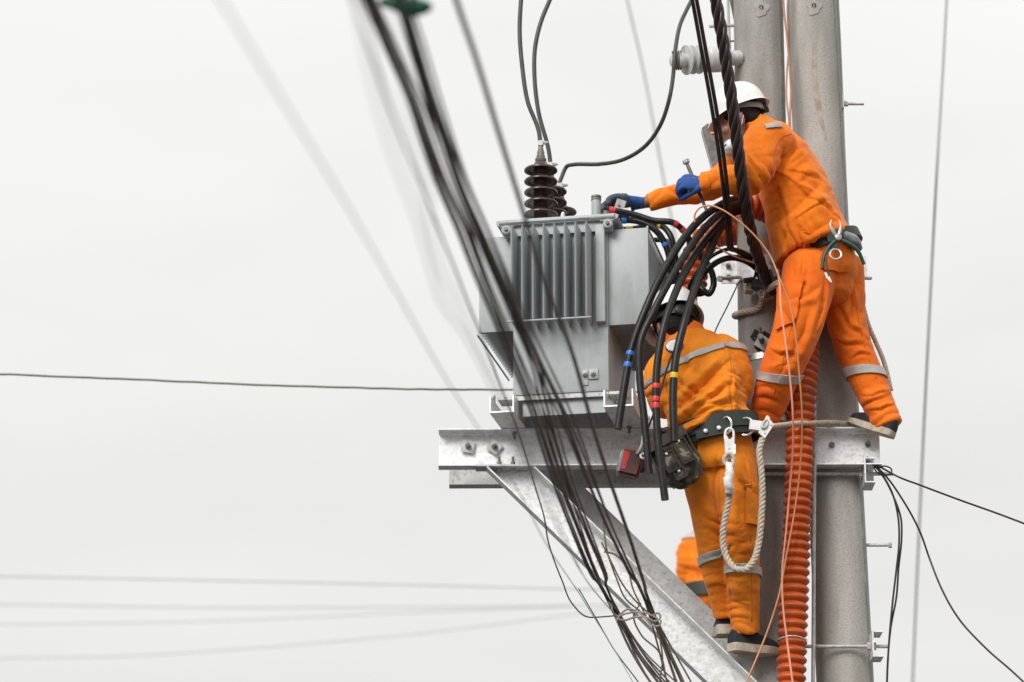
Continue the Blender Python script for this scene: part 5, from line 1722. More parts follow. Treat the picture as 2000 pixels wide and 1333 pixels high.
taped_cable('terminal_cable', 'black cable with yellow tape bands leaving the transformer lid', [(1214, 449, 13.2), (1240, 447, 13.2), (1268, 441, 13.18), (1290, 441, 13.15), (1308, 458, 13.12), (1317, 490, 13.12), (1321, 530, 13.12), (1322, 600, 13.12)],
            0.0135, [(1228, 448, 14, 'tape_yellow'), (1290, 442, 8, 'tape_yellow')], G2)
taped_cable('terminal_cable', 'short black cable showing above the right fins of the transformer', [(1262, 470, 13.35), (1290, 469, 13.35), (1306, 474, 13.3), (1314, 490, 13.25), (1318, 520, 13.2)], 0.0115, [], G2)
# smaller cables arching from the clamp on the pole
G3 = 'black cables arching to the pole clamp'
for k, (lab, pts) in enumerate((
        ('uppermost thin black cable arching left from the pole clamp', [(1500, 548, 12.97), (1484, 516, 12.95), (1462, 498, 12.93), (1432, 487, 12.9), (1402, 494, 12.86), (1376, 513, 12.84), (1356, 540, 12.86), (1342, 575, 12.95), (1336, 620, 13.05)]),
        ('middle thin black cable arching left from the pole clamp', [(1502, 552, 12.96), (1486, 528, 12.94), (1464, 512, 12.92), (1438, 502, 12.89), (1412, 505, 12.86), (1384, 522, 12.84), (1362, 550, 12.86), (1348, 585, 12.95), (1340, 630, 13.05)]),
        ('lowest thin black cable arching left from the pole clamp', [(1500, 554, 12.95), (1480, 530, 12.93), (1455, 512, 12.9), (1426, 506, 12.87), (1396, 518, 12.85), (1372, 542, 12.86), (1360, 566, 12.9), (1350, 600, 12.98), (1344, 640, 13.05)]))):
    wire('arching_cable', lab, pts, 0.0085, M['rubber'], G3, sides=10)
wire('arching_cable', 'black cable dropping out of the short bent hose', [(1352, 560, 13.15), (1353, 590, 13.15), (1350, 630, 13.15), (1346, 660, 13.15)], 0.02, M['rubber'], G3, sides=12)

# twisted four-core cable in front of the upper worker
core = [(1388, -60, 12.16), (1398, 0, 12.2), (1412, 80, 12.24), (1424, 160, 12.29), (1436, 245, 12.35), (1446, 330, 12.42), (1456, 400, 12.5), (1468, 460, 12.62), (1483, 510, 12.78), (1500, 560, 12.95)]
q, _ = catmull(PL(core), [0] * len(core), 24)
q = resample(q, 0.008); fr = frames(q)
t = thing('twisted_cable', 'thick dark twisted four-core cable hanging in front of the upper worker', 'cable', q[-1])
for s_ in range(4):
    pts = []
    for i, p in enumerate(q):
        a = 2 * math.pi * (i * 0.008 / 0.27 + s_ / 4)
        pts.append(p + (fr[i][0] * math.cos(a) + fr[i][1] * math.sin(a)) * 0.0142)
    mb = MB(); mb.tube(pts, 0.0128, 10, sub=1); obj('strand', mb, M['wire_pair'], t, smooth=80)
for k, (dx, lab) in enumerate(((0, 'left wire of the dark pair hanging before the upper worker arm'), (8.5, 'right wire of the dark pair hanging before the upper worker arm'))):
    wire('drop_wire', lab, [(1340 + dx, -60, 12.1), (1352 + dx, 0, 12.15), (1372 + dx, 110, 12.24), (1390 + dx, 210, 12.32), (1404 + dx, 300, 12.4), (1414 + dx * .9, 380, 12.5), (1420 + dx * .8, 450, 12.62), (1424 + dx * .7, 484, 12.72), (1440 + dx, 492, 12.82), (1475 + dx, 515, 12.92), (1500, 552, 12.97)],
         0.0085, M['wire_pair'], 'paired drop wires', sides=10)
# clamp where the twisted cable ends on the pole
t = thing('cable_clamp', 'black plastic anchor clamp with small blocks on the left pole', 'clamp', P(1490, 560, 13.02))
mb = MB(); mb.box(P(1484, 548, 13.0), (0.03, 0.035, 0.042), Matrix.Rotation(R(14), 3, 'Y')); obj('clamp_body', mb, M['black_plastic'], t, smooth=None)
mb = MB(); mb.box(P(1506, 552, 12.99), (0.014, 0.03, 0.05), Matrix.Rotation(R(-16), 3, 'Y')); obj('clamp_jaw', mb, M['black_plastic'], t, smooth=None)
mb = MB(); mb.box(P(1464, 563, 13.04), (0.017, 0.03, 0.020), Matrix.Rotation(R(6), 3, 'Y')); obj('spacer_block', mb, M['wood'], t, smooth=None)
mb = MB(); mb.box(P(1500, 578, 13.05), (0.022, 0.02, 0.016), Matrix.Rotation(R(-20), 3, 'Y')); obj('mount_plate', mb, M['galv_dull'], t, smooth=None)
mb = MB(); mb.tube([P(1452, 549, 13.0), P(1470, 546, 13.0)], 0.012, 8); obj('lever', mb, M['black_plastic'], t)
mb = MB(); hexbolt(mb, P(1478, 544, 12.965), (0, -1, 0), r=0.007, head=0.008); obj('bolt', mb, M['chrome'], t)
mb = MB()
for k in range(7):
    a = k * 0.9; mb.tube([P(1487 + 7 * math.cos(a), 573 + 9 * math.sin(a), 12.98), P(1488 + 6 * math.cos(a + 1.8), 575 + 9 * math.sin(a + 1.8), 12.96)], 0.003, 6)
ow = obj('binding_wire', mb, M['chrome'], t); ow['kind'] = 'stuff'

# high-voltage leads
GH = 'high voltage leads'
def px_of(p):
    d = p - CAM; z = d.dot(FWD)
    return 1000 + FPX * d.x / z, 666.5 - FPX * d.dot(UPV) / z
b1 = BU[0] + TZ * 0.372; b2 = BU[1] + TZ * 0.372; b3 = BU[2] + TZ * 0.372
p1, p2, p3 = px_of(b1), px_of(b2), px_of(b3)
wire('high_voltage_lead', 'left of the two dark leads rising from the brown bushings', [(p1[0] - 1, p1[1] + 4, b1.y), (p1[0] - 3, p1[1] - 12, b1.y), (1031, 200, b1.y), (1020, 130, b1.y), (1015, 60, b1.y), (1017, 10, b1.y), (1024, -60, b1.y)], 0.0098, M['cable_green'], GH, sides=10)
wire('high_voltage_lead', 'right of the two dark leads rising from the brown bushings', [(p2[0], p2[1] + 4, b2.y), (p2[0] - 2, p2[1] - 14, b2.y), (1052, 220, b2.y), (1044, 150, b2.y), (1045, 95, b2.y), (1056, 45, b2.y), (1074, 0, b2.y), (1100, -60, b2.y)], 0.0098, M['cable_green'], GH, sides=10)
wire('high_voltage_lead', 'dark lead curving from the rear bushing up to the post insulator', [(p3[0] - 2, p3[1] + 2, b3.y), (p3[0] + 2, p3[1] - 8, b3.y), (p3[0] + 12, 326, b3.y), (1120, 322, 13.4), (1170, 321, 13.35), (1220, 311, 13.25), (1262, 284, 13.15), (1292, 240, 13.05), (1308, 190, 12.98), (1315, 145, 12.97), (1317, 118, 12.96), (1320, 90, 12.97), (1328, 50, 13.0), (1342, 18, 13.05), (1362, -20, 13.1), (1385, -60, 13.15)], 0.0092, M['cable_green'], GH, sides=10)

# orange strings
GS = 'thin orange wires'
wire('orange_wire', 'pinkish orange wire hanging straight down in front of the hose', [(1518, 528, 12.72), (1523, 560, 12.6), (1525, 600, 12.56), (1533, 660, 12.56), (1542, 730, 12.58), (1548, 800, 12.62), (1549, 860, 12.7), (1543, 950, 12.78), (1534, 1050, 12.8), (1528, 1110, 12.8), (1529, 1180, 12.8), (1537, 1250, 12.8), (1549, 1340, 12.8), (1556, 1400, 12.8), (1570, 1700, 12.8), (1585, 2400, 12.8)], 0.0042, M['orange_string'], GS, 'wire')
wire('orange_wire', 'duller orange wire looping from the black cables down across the hose to the bottom', [(1357, 434, 12.52), (1357, 420, 12.51), (1366, 407, 12.5), (1384, 402, 12.5), (1408, 409, 12.48), (1440, 430, 12.48), (1478, 465, 12.5), (1504, 500, 12.52), (1521, 540, 12.52), (1541, 590, 12.54), (1553, 650, 12.56), (1560, 720, 12.6), (1566, 800, 12.66), (1566, 860, 12.72), (1561, 930, 12.78), (1550, 1010, 12.8), (1535, 1090, 12.8), (1522, 1160, 12.8), (1500, 1230, 12.8), (1476, 1290, 12.8), (1452, 1345, 12.8), (1430, 1400, 12.8), (1400, 1600, 12.7), (1380, 2400, 12.5)], 0.0038, M['orange_string_dull'], GS, 'wire')
wire('orange_wire', 'copper orange wire running down the gap between the two poles', [(1528, -40, 13.06), (1531, 20, 13.06), (1537, 70, 13.06), (1542, 130, 13.06), (1545, 180, 13.06), (1543, 230, 13.05), (1545, 280, 13.05)], 0.005, M['copper_dull'], GS, 'wire')
wire('orange_wire', 'thinner copper wire twisting beside the wire in the pole gap', [(1540, -40, 13.08), (1538, 30, 13.08), (1541, 80, 13.08), (1537, 140, 13.08), (1536, 190, 13.08), (1541, 240, 13.08), (1540, 290, 13.08)], 0.0035, M['copper_dull'], GS, 'wire')
wire('orange_wire', 'thin copper brown wire slanting from the short hose to the pole clamp', [(1370, 452, 12.95), (1395, 478, 12.9), (1425, 497, 12.85), (1460, 510, 12.86), (1490, 520, 12.9)], 0.004, M['orange_string_dull'], GS, 'wire')

# grey strip and pale conduits on the poles
wire('ground_strip', 'grey steel earthing strip running down the right pole beside the hose', [(1588, 640, 13.02), (1590, 760, 13.0), (1591, 835, 12.985), (1591, 900, 12.985), (1590, 1000, 13.0), (1589, 1200, 13.0), (1588, 1420, 13.0), (1605, 2200, 13.0), (1620, 2900, 13.0)], 0.0085, M['galv_dull'], None, 'strip', sides=6)
wire('pale_conduit', 'pale wire hugging the left edge of the left pole at the top', [(1421, -40, 13.25), (1423, 40, 13.25), (1426, 110, 13.25), (1428, 170, 13.25), (1430, 230, 13.27)], 0.006, M['wire_pale'], 'pale wires by the poles', 'wire')
wire('pale_conduit', 'pale wire along the right edge of the right pole', [(1634, -40, 13.34), (1641, 100, 13.34), (1648, 280, 13.34), (1655, 430, 13.34), (1662, 560, 13.34)], 0.006, M['wire_pale'], 'pale wires by the poles', 'wire')
wire('pale_conduit', 'thin wire slanting down left of the left pole under the clamp', [(1439, 560, 13.05), (1420, 600, 13.05), (1400, 640, 13.05), (1390, 665, 13.05)], 0.003, M['cable_green'], 'pale wires by the poles', 'wire')

# black wires leaving the beam end to the right
GR = 'black wires leaving the beam end'
YR = 13.0
wire('telecom_wire', 'black wire from the beam end sloping right out of the picture', [(1706, 905, YR), (1722, 914, YR), (1745, 927, YR), (1800, 949, 12.9), (1880, 979, 12.75), (1950, 1004, 12.6), (2060, 1046, 12.4), (2600, 1240, 11.5), (3400, 1400, 10.5)], 0.0042, M['wire_pair'], GR, 'wire')
wire('telecom_wire', 'black wire from the beam end sagging to the lower right corner', [(1706, 906, YR), (1730, 930, YR), (1762, 975, YR), (1798, 1042, YR), (1815, 1090, YR), (1838, 1148, 12.95), (1875, 1212, 12.85), (1925, 1266, 12.75), (1975, 1310, 12.6), (2040, 1370, 12.5), (2300, 1600, 12.2), (2600, 1900, 12.0)], 0.0042, M['wire_pair'], GR, 'wire')
wire('telecom_wire', 'left one of the two black wires hanging from the beam end', [(1706, 907, YR), (1726, 932, YR), (1742, 962, YR), (1754, 1010, YR), (1756, 1060, YR), (1751, 1110, YR), (1743, 1180, YR), (1736, 1260, YR), (1731, 1400, YR), (1735, 1700, YR), (1750, 2400, YR)], 0.0042, M['wire_pair'], GR, 'wire')
wire('telecom_wire', 'right one of the two black wires hanging from the beam end', [(1707, 907, 13.01), (1728, 936, 13.01), (1745, 970, 13.01), (1760, 1015, 13.01), (1761, 1050, 13.01), (1755, 1110, 13.01), (1751, 1165, 13.01), (1740, 1225, 13.01), (1734, 1290, 13.01), (1732, 1400, 13.01), (1740, 1700, 13.01), (1757, 2400, 13.01)], 0.0042, M['wire_pair'], GR, 'wire')
wire('telecom_wire', 'small black wire loop tied at the beam end', [(1704, 908, 12.99), (1715, 912, 12.99), (1730, 911, 12.99), (1741, 917, 12.99), (1740, 925, 12.99), (1728, 928, 12.99), (1712, 922, 12.99), (1706, 912, 12.99)], 0.0035, M['wire_pair'], GR, 'wire')

# far wires against the sky
GF = 'distant wires in the sky'
wire('sky_wire', 'olive wire crossing the left sky level with the transformer base', [(-2500, 640, 15.2), (-120, 727, 15.2), (0, 731, 15.2), (150, 737, 15.2), (320, 744, 15.2), (500, 752, 15.2), (700, 758, 15.2), (850, 761, 15.2), (1000, 762, 15.2), (1240, 766, 15.0), (1300, 766, 14.6), (1400, 764, 13.9), (1470, 760, 13.32)], 0.0056, M['cable_olive'], GF, 'wire', wob=0.0016)
wire('sky_wire', 'topmost of the four pale wires low in the left sky', [(-2500, 1060, 27), (-200, 1121, 27), (0, 1126, 27), (400, 1134, 27), (800, 1143, 27), (1160, 1152, 27), (1500, 1160, 27)], 0.0045, M['wire_far'], GF, 'wire')
wire('sky_wire', 'second of the four pale wires low in the left sky', [(-2500, 1130, 32), (-200, 1178, 32), (0, 1181, 32), (400, 1187, 32), (700, 1187, 32), (1180, 1183, 32), (1500, 1178, 32)], 0.0045, M['wire_far'], GF, 'wire')
wire('sky_wire', 'third of the four pale wires low in the left sky', [(-2500, 1200, 32), (-200, 1220, 32), (0, 1220, 32), (400, 1214, 32), (800, 1197, 32), (1180, 1182, 32.1), (1500, 1168, 32.1)], 0.0038, M['wire_far'], GF, 'wire')
wire('sky_wire', 'lowest of the four pale wires, curving up to the right', [(-2500, 1280, 32), (-200, 1292, 32), (0, 1286, 32), (250, 1282, 32), (500, 1266, 32), (800, 1240, 32), (1130, 1199, 32), (1500, 1150, 32)], 0.0038, M['wire_far'], GF, 'wire')
wire('sky_wire', 'pale olive wire slanting through the sky between transformer and poles', [(1100, -500, 24), (1212, -60, 24), (1225, 0, 24), (1255, 130, 24), (1285, 290, 24), (1300, 370, 24), (1330, 520, 24), (1345, 600, 24), (1368, 710, 24), (1402, 870, 24), (1442, 1060, 24), (1492, 1300, 24), (1540, 1520, 24)], 0.0085, M['wire_far'], GF, 'wire')
wire('sky_wire', 'pale olive wire dropping through the right part of the sky', [(1880, -600, 19), (1853, -60, 19), (1849, 0, 19), (1842, 130, 19), (1830, 330, 19), (1822, 480, 19.5), (1812, 680, 20), (1800, 930, 22), (1788, 1200, 24), (1780, 1400, 26), (1770, 1650, 29)], 0.0075, M['wire_far'], GF, 'wire')

# ------------------------------------------------------------------ loose cables crossing in front, nearest at the top


def near(pts, y0=0, Yt=6.6, y1=1205, Yb=12.72):
    """give a traced line its depth: the cable comes from a nearer pole at the top and reaches the brace at the bottom"""
    out = []
    for (x, y) in pts:
        k = min(max((y - y0) / (y1 - y0), -0.12), 1.0)
        out.append((x, y, 1.0 / ((1 - k) / Yt + k / Yb)))
    return out


def spread(pts, dx):
    """shift a line sideways; the shift shrinks with distance and closes at the tie"""
    return [(x + dx * f, y) for (x, y), f in zip(pts, [float(np.interp(y, (850, 1206, 1350), (1.0, 0.42, 1.15))) for _, y in pts])]


G1L = [(690, -70), (722, 0), (765, 100), (808, 195), (838, 280), (868, 360), (905, 445), (936, 530), (972, 620), (1004, 700), (1042, 790), (1066, 860), (1092, 940), (1125, 1030), (1160, 1120), (1206, 1204), (1240, 1268), (1300, 1345), (1345, 1400)]
G2L = [(748, -70), (782, 10), (806, 90), (836, 185), (865, 275), (896, 360), (934, 448), (970, 535), (1006, 620), (1040, 700), (1066, 790), (1086, 860), (1112, 940), (1148, 1030), (1183, 1120), (1212, 1206), (1244, 1270), (1300, 1350), (1340, 1400)]
G3L = [(756, -70), (792, 18), (815, 90), (842, 180), (872, 270), (905, 360), (945, 450), (982, 540), (1024, 640), (1056, 710), (1094, 790), (1124, 860), (1154, 940), (1190, 1030), (1232, 1120), (1274, 1206), (1300, 1270), (1330, 1345), (1350, 1400)]
G4L = [(870, -70), (891, 0), (930, 115), (965, 230), (1016, 395), (1064, 550), (1111, 670), (1159, 838), (1195, 950), (1228, 1045), (1258, 1140), (1280, 1206), (1306, 1270), (1340, 1345), (1365, 1400)]
GN = 'loose overhead cables in front of the brace'
jobs = []
for k, (dx, r) in enumerate(((-12, 0.0052), (-5, 0.0036), (1, 0.005), (8, 0.0036), (14, 0.003))):
    jobs.append((G1L, dx, r, 'leftmost bundle', k))
for k, (dx, r) in enumerate(((-9, 0.0034), (-1, 0.0052), (7, 0.0036))):
    jobs.append((G2L, dx, r, 'second bundle', k))
for k, (dx, r) in enumerate(((-10, 0.0042), (-3, 0.0058), (5, 0.0042), (12, 0.0036))):
    jobs.append((G3L, dx, r, 'third bundle', k))
nm = ('first', 'second', 'third', 'fourth', 'fifth')
for line, dx, r, grp, k in jobs:
    # cables in a bundle wander and cross each other a little
    ph = random.uniform(0, 6)
    ln = [(x + 2.6 * math.sin(y / 95.0 + ph) * (0.4 if 1180 < y < 1230 else 1), y) for x, y in spread(line, dx)]
    if line[-1][0] > 0:
        fan = (k - 1.5) * 7
        ln = [(x + (fan * (y - 1230) / 120 if y > 1230 else 0), y) for x, y in ln]
    ln = ln + [(1400 + 8 * k, 1520), (1470 + 6 * k, 1800), (1500 + 6 * k, 2300)]
    pts = near(ln)
    pts = [(x, y, Y + 0.02 * (k % 3 - 1)) for x, y, Y in pts]
    wire('overhead_cable', '%s dark cable from the left in the %s of loose cables' % (nm[k], grp), pts, r, M['cable_old'], GN, sides=8, sub=5)
wire('overhead_cable', 'single dark cable right of the loose cable bundles', near(G4L + [(1420, 1520), (1480, 1800), (1510, 2300)]), 0.0068, M['cable_old'], GN, sides=8, sub=6)
# tangled thin wires between the bundles near the tie
tang = [
    ('thin dark wire branching between bundles above the tie', [(1175, 1060), (1195, 1100), (1215, 1140), (1245, 1178), (1276, 1206)]),
    ('thin dark wire crossing from second to third bundle', [(1178, 1020), (1186, 1078), (1204, 1130), (1222, 1170), (1252, 1196), (1270, 1214)]),
    ('thin purple wire bowing right beside the tie', [(1180, 1078), (1198, 1082), (1225, 1110), (1236, 1150), (1250, 1180), (1262, 1205)]),
    ('thin dark wire curling below the tie to the left', [(1252, 1178), (1238, 1200), (1252, 1240), (1288, 1275), (1300, 1320), (1304, 1400)]),
    ('thin dark wire hanging straight below the tie', [(1278, 1210), (1290, 1255), (1294, 1290), (1290, 1320), (1284, 1400)]),
]
for lab, pts in tang:
    wire('loose_wire', lab, [(x, y, 12.66) for x, y in pts], 0.0035, M['cable_old'], 'thin loose wires by the tie', 'wire', sides=6)
# tie of pale binding wire
t = thing('cable_tie', 'pale twisted binding wire tying the loose cables together over the brace', 'cable tie', P(1240, 1215, 12.66))
for pts in ([(1186, 1176), (1194, 1183), (1196, 1194), (1205, 1204), (1222, 1199), (1240, 1196), (1262, 1198), (1284, 1208)], [(1202, 1208), (1218, 1212), (1240, 1206), (1262, 1206), (1280, 1214), (1290, 1206), (1286, 1198), (1274, 1204)], [(1204, 1214), (1212, 1200), (1228, 1190), (1246, 1196), (1262, 1210), (1274, 1222), (1288, 1222), (1291, 1212)]):
    mb = MB(); mb.tube([P(x, y, 12.63) for x, y in pts], 0.0042, 8, sub=6); obj('binding_wire', mb, M['rope_grey'], t)
wire('loose_wire', 'thin brown wire looping left of the tie to the bundle', [(672, -60, 4.4), (700, 20, 4.7), (752, 180, 5.4), (822, 360, 6.5), (902, 560, 7.9), (980, 760, 9.8), (1024, 880, 11.0), (1044, 948, 11.5), (1064, 1016, 12.0), (1074, 1070, 12.3), (1098, 1135, 12.5), (1118, 1180, 12.6), (1146, 1205, 12.65), (1178, 1205, 12.66), (1210, 1202, 12.66)], 0.003, M['cable_old'], 'thin loose wires by the tie', 'wire')
# very near thin wires, far out of focus at the top
wire('near_wire', 'very blurred pale wire from the upper left down to the brace', near([(395, -60), (432, 0), (500, 112), (580, 242), (680, 405), (780, 580), (880, 755), (935, 838), (1010, 955), (1071, 1070), (1125, 1150), (1160, 1206), (1200, 1270), (1240, 1340), (1270, 1400)], Yt=4.6, Yb=12.5), 0.0016, M['wire_far'], 'blurred wires near the viewer', 'wire')
wire('near_wire', 'faint blurred wire running left of the bundles behind the connector', near([(690, -60), (712, 60), (735, 180), (768, 300), (812, 420), (840, 520), (862, 590), (905, 650), (950, 735), (985, 800), (1040, 930), (1092, 1040), (1150, 1140), (1206, 1206)], Yt=3.6, Yb=12.6), 0.0016, M['wire_far'], 'blurred wires near the viewer', 'wire')
wire('near_wire', 'second faint blurred wire left of the bundles', near([(770, -60), (790, 150), (830, 330), (838, 430), (858, 520), (900, 600), (945, 700), (1000, 800), (1057, 948), (1100, 1040), (1146, 1135), (1200, 1200)], Yt=3.4, Yb=12.6), 0.0016, M['wire_far'], 'blurred wires near the viewer', 'wire')
wire('thin_wire', 'thin dark green wire dropping from the tie to the lower edge', [(1130, 1150, 12.6), (1165, 1210, 12.6), (1200, 1270, 12.6), (1252, 1340, 12.6), (1290, 1400, 12.6)], 0.0026, M['green_grip'], 'thin loose wires by the tie', 'wire')
# green connector on the right bundle at the very top
t = thing('cable_connector', 'blurred dark green cable connector at the top edge', 'connector', P(795, 18, 6.6))
mb = MB()
mb.limb([P(748, 4, 6.62), P(770, 6, 6.6), P(800, 16, 6.6), P(826, 14, 6.6), P(838, 14, 6.6)], [0.012, 0.017, 0.022, 0.020, 0.012], [0.012, 0.018, 0.022, 0.018, 0.012], (0, 1, 0))
finish('body', remesh(mb, 0.004, 2, 'body'), M['green_clamp'], t, 60)
mb = MB(); mb.lathe([(0.008, 0), (0.008, 0.025), (0.006, 0.028)], P(808, 4, 6.58), V((0.1, -0.2, 1)), sides=6); obj('shear_bolt', mb, M['black_plastic'], t)

# ------------------------------------------------------------------ ropes
def rope_mesh(q, r, lay=0.055):
    q = resample(q, 0.006); fr = frames(q)
    mb = MB()
    for s_ in range(3):
        pts = []
        for i, p in enumerate(q):
            a = 2 * math.pi * (i * 0.006 / lay + s_ / 3)
            pts.append(p + (fr[i][0] * math.cos(a) + fr[i][1] * math.sin(a)) * r * 0.52)
        mb.tube(pts, r * 0.56, 8, sub=1)
    return mb


def rope(name, label, pts, r, group=None, lay=0.055, mtl='rope'):
    q, _ = catmull(PL(pts), [0] * len(pts), 16)
    return tag(obj(name, rope_mesh(q, r, lay), M[mtl], smooth=80), label, 'rope', group)


GRP = 'hemp ropes'
# sling round the left pole (a full loop) with its tail to the worker's hip
pr = []
zr0 = P(1480, 580, 13.08).z
for k, a in enumerate(np.linspace(R(-100), R(-100 - 330), 30)):
    rr = RL(zr0) + 0.014
    pr.append(V((XL(zr0) + rr * math.cos(a), PY + rr * math.sin(a), zr0 - 0.03 + 0.03 * math.sin(a + 0.6))))
head_ = PL([(1520, 553, 12.80), (1505, 562, 12.92), (1492, 572, 13.0)])
q, _ = catmull(head_ + pr[1:], [0] * (len(head_) + len(pr) - 1), 5)
tag(obj('pole_sling', rope_mesh(q, 0.0135), M['rope'], smooth=80), 'pale rope sling looped round the left pole below the clamp', 'rope', GRP)
rope('lanyard_rope', 'hemp rope hanging in a long loop behind the lower worker legs', [(1424, 940, 12.50), (1425, 962, 12.52), (1421, 990, 12.54), (1414, 1025, 12.56), (1412, 1060, 12.58), (1420, 1090, 12.58), (1438, 1112, 12.57), (1455, 1113, 12.57), (1472, 1095, 12.58), (1481, 1065, 12.58), (1486, 1020, 12.57), (1489, 960, 12.56), (1486, 910, 12.55), (1483, 880, 12.55), (1490, 855, 12.56)], 0.0135, GRP)
zrr = P(1560, 829, 12.85).z
rope('positioning_rope', 'hemp rope stretched right from the belt grab past the hose to the pole', [(1506, 834, 12.56), (1530, 831, 12.70), (1560, 828, 12.83), (1590, 827, 12.90), (1625, 826, 12.98), (1655, 828, 13.04), (1672, 830, 13.12), (1680, 832, 13.25)], 0.0115, GRP)
rope('tail_rope', 'grey rope hanging behind the upper worker right leg', [(1676, 560, 13.1), (1686, 600, 13.1), (1696, 635, 13.1), (1710, 668, 13.1), (1724, 700, 13.1), (1734, 735, 13.1), (1740, 764, 13.1)], 0.0105, GRP, lay=0.05)
t = thing('rope_splice', 'white rope splice under the silver hook', 'rope', P(1424, 965, 12.5))
mb = MB(); mb.tube(PL([(1424, 905, 12.49), (1424, 925, 12.49), (1424, 945, 12.495), (1425, 963, 12.51)]), [0.010, 0.016, 0.0185, 0.015], 14, sub=4)
me = mb.mesh('splice'); wrinkle(me, [(P(1424, 940, 12.48), 0.2, (0.3, 0, 1), 0.018, 0.006)], (), 0.0015, 61)
finish('splice', me, M['rope_white'], t, 180)
mb = MB(); mb.tube(PL([(1416, 908, 12.49), (1414, 895, 12.49), (1424, 886, 12.49), (1433, 895, 12.49), (1431, 910, 12.49)]), 0.0075, 8, sub=4); obj('eye', mb, M['rope'], t)


def link(mb, c, rx, rz, r, y=(0, 0, 0), rot=0.0, n=16):
    """oval ring in the plane facing the viewer"""
    pts = []
    for a in np.linspace(0, 2 * math.pi, n + 1)[:-1]:
        x, z = rx * math.cos(a), rz * math.sin(a)
        pts.append(V(c) + V((x * math.cos(rot) - z * math.sin(rot), 0.004 * math.sin(a), x * math.sin(rot) + z * math.cos(rot))))
    mb.tube(pts, r, 8, sub=3, closed=True)


# silver snap hook on the belt
t = thing('snap_hook', 'silver snap hook hanging from the lower worker belt', 'hook', P(1424, 890, 12.5))
mb = MB()
mb.tube(PL([(1418, 868, 12.51), (1416, 850, 12.51), (1419, 840, 12.51), (1425, 837, 12.51), (1431, 841, 12.51), (1433, 852, 12.51), (1432, 868, 12.51)]), 0.0055, 10, sub=4)
obj('hook_bow', mb, M['alu'], t)
mb = MB(); poly = [(1415, 858), (1419, 850), (1423, 858), (1427, 858), (1433, 850), (1434, 866), (1437, 872), (1437, 888), (1433, 890), (1431, 893), (1419, 893), (1416, 884)]
mb.prism([P(x, y, 12.50) for x, y in poly], V((0, 0.018, 0)))
hb_ = obj('hook_body', mb, M['alu'], t, smooth=30)
mb = MB(); mb.prism([P(x, y, 12.497) for x, y in [(1431, 868), (1437, 868), (1437, 886), (1432, 888)]], V((0, 0.02, 0))); obj('latch', mb, M['galv'], t, smooth=30)
for y_ in (876, 884):
    mb = MB(); mb.lathe([(0.0035, 0), (0.0035, 0.003)], P(1424, y_, 12.4995), (0, -1, 0), sides=10); obj('rivet', mb, M['galv_dull'], hb_)
mb = MB(); link(mb, P(1425, 903, 12.505), 0.013, 0.023, 0.0055); obj('swivel_eye', mb, M['alu'], t)
# fittings on the safety belt
for (px, py, dy) in ((1378, 842, 0), (1404, 836, 0)):
    mb = MB(); mb.lathe([(0.0085, 0), (0.0085, 0.003), (0.005, 0.005)], P(px, py, 12.552), (0, -1, 0), sides=14); obj('rivet', mb, M['alu'], wb1)
mb = MB(); mb.tube(PL([(1412, 818, 12.57), (1420, 815, 12.56), (1427, 822, 12.55), (1428, 834, 12.55), (1424, 845, 12.55), (1418, 848, 12.56)]), 0.0048, 8, sub=4); obj('d_ring', mb, M['chrome'], wb1)
mb = MB(); mb.tube(PL([(1450, 818, 12.60), (1460, 817, 12.59), (1468, 822, 12.58), (1473, 832, 12.58), (1470, 843, 12.58), (1460, 850, 12.59), (1450, 850, 12.60)]), 0.0048, 8, sub=4); obj('d_ring', mb, M['chrome'], wb1)
mb = MB(); Mr = Matrix.Rotation(R(-12), 3, 'Y')
mb.box(P(1394, 843, 12.563), (0.075, 0.003, 0.017), Matrix.Rotation(R(-12), 3, 'Y')); obj('keeper_strap', mb, M['belt'], wb1, smooth=None)
# rope grab
t = thing('rope_grab', 'silver rope grab between the belt ring and the hemp rope', 'rope grab', P(1495, 850, 12.56))
mb = MB(); mb.box(P(1476, 832, 12.575), (0.026, 0.012, 0.020), Matrix.Rotation(R(8), 3, 'Y')); obj('connector', mb, M['alu'], t, smooth=None)
mb = MB(); poly = [(1497, 812), (1512, 829), (1494, 856), (1481, 845)]
mb.prism([P(x, y, 12.545) for x, y in poly], V((0, 0.012, 0)))
mb2 = MB(); mb2.prism([P(x, y, 12.595) for x, y in [(1499, 811), (1504, 817), (1489, 851), (1482, 846)]], V((0, 0.01, 0)))
gb = obj('grab_plate', mb, M['alu'], t, smooth=30); obj('grab_plate', mb2, M['alu'], t, smooth=30)
mb = MB(); link(mb, P(1494, 829, 12.543), 0.009, 0.018, 0.006, rot=R(-30)); obj('cam_slot', mb, M['galv_dull'], gb)
mb = MB(); mb.ell(P(1494, 830, 12.552), 0.008, 0.004, 0.014, Matrix.Rotation(R(30), 3, 'Y')); obj('red_cam', mb, M['tape_red'], gb)
for px, py in ((1498, 820), (1506, 830), (1494, 846)):
    mb = MB(); mb.lathe([(0.004, 0), (0.004, 0.004)], P(px, py, 12.545), (0, -1, 0), sides=10); obj('rivet', mb, M['galv_dull'], gb)

# ------------------------------------------------------------------ tool bag and drill
t = thing('tool_bag', 'camouflage tool bag hanging on the lower worker left hip', 'bag', P(1320, 945, 12.55))
RB = Matrix.Rotation(R(-28), 3, 'Y')
bc_ = P(1320, 898, 12.60)


def bag(x, y, z):
    return bc_ + RB @ V((x, y, z))


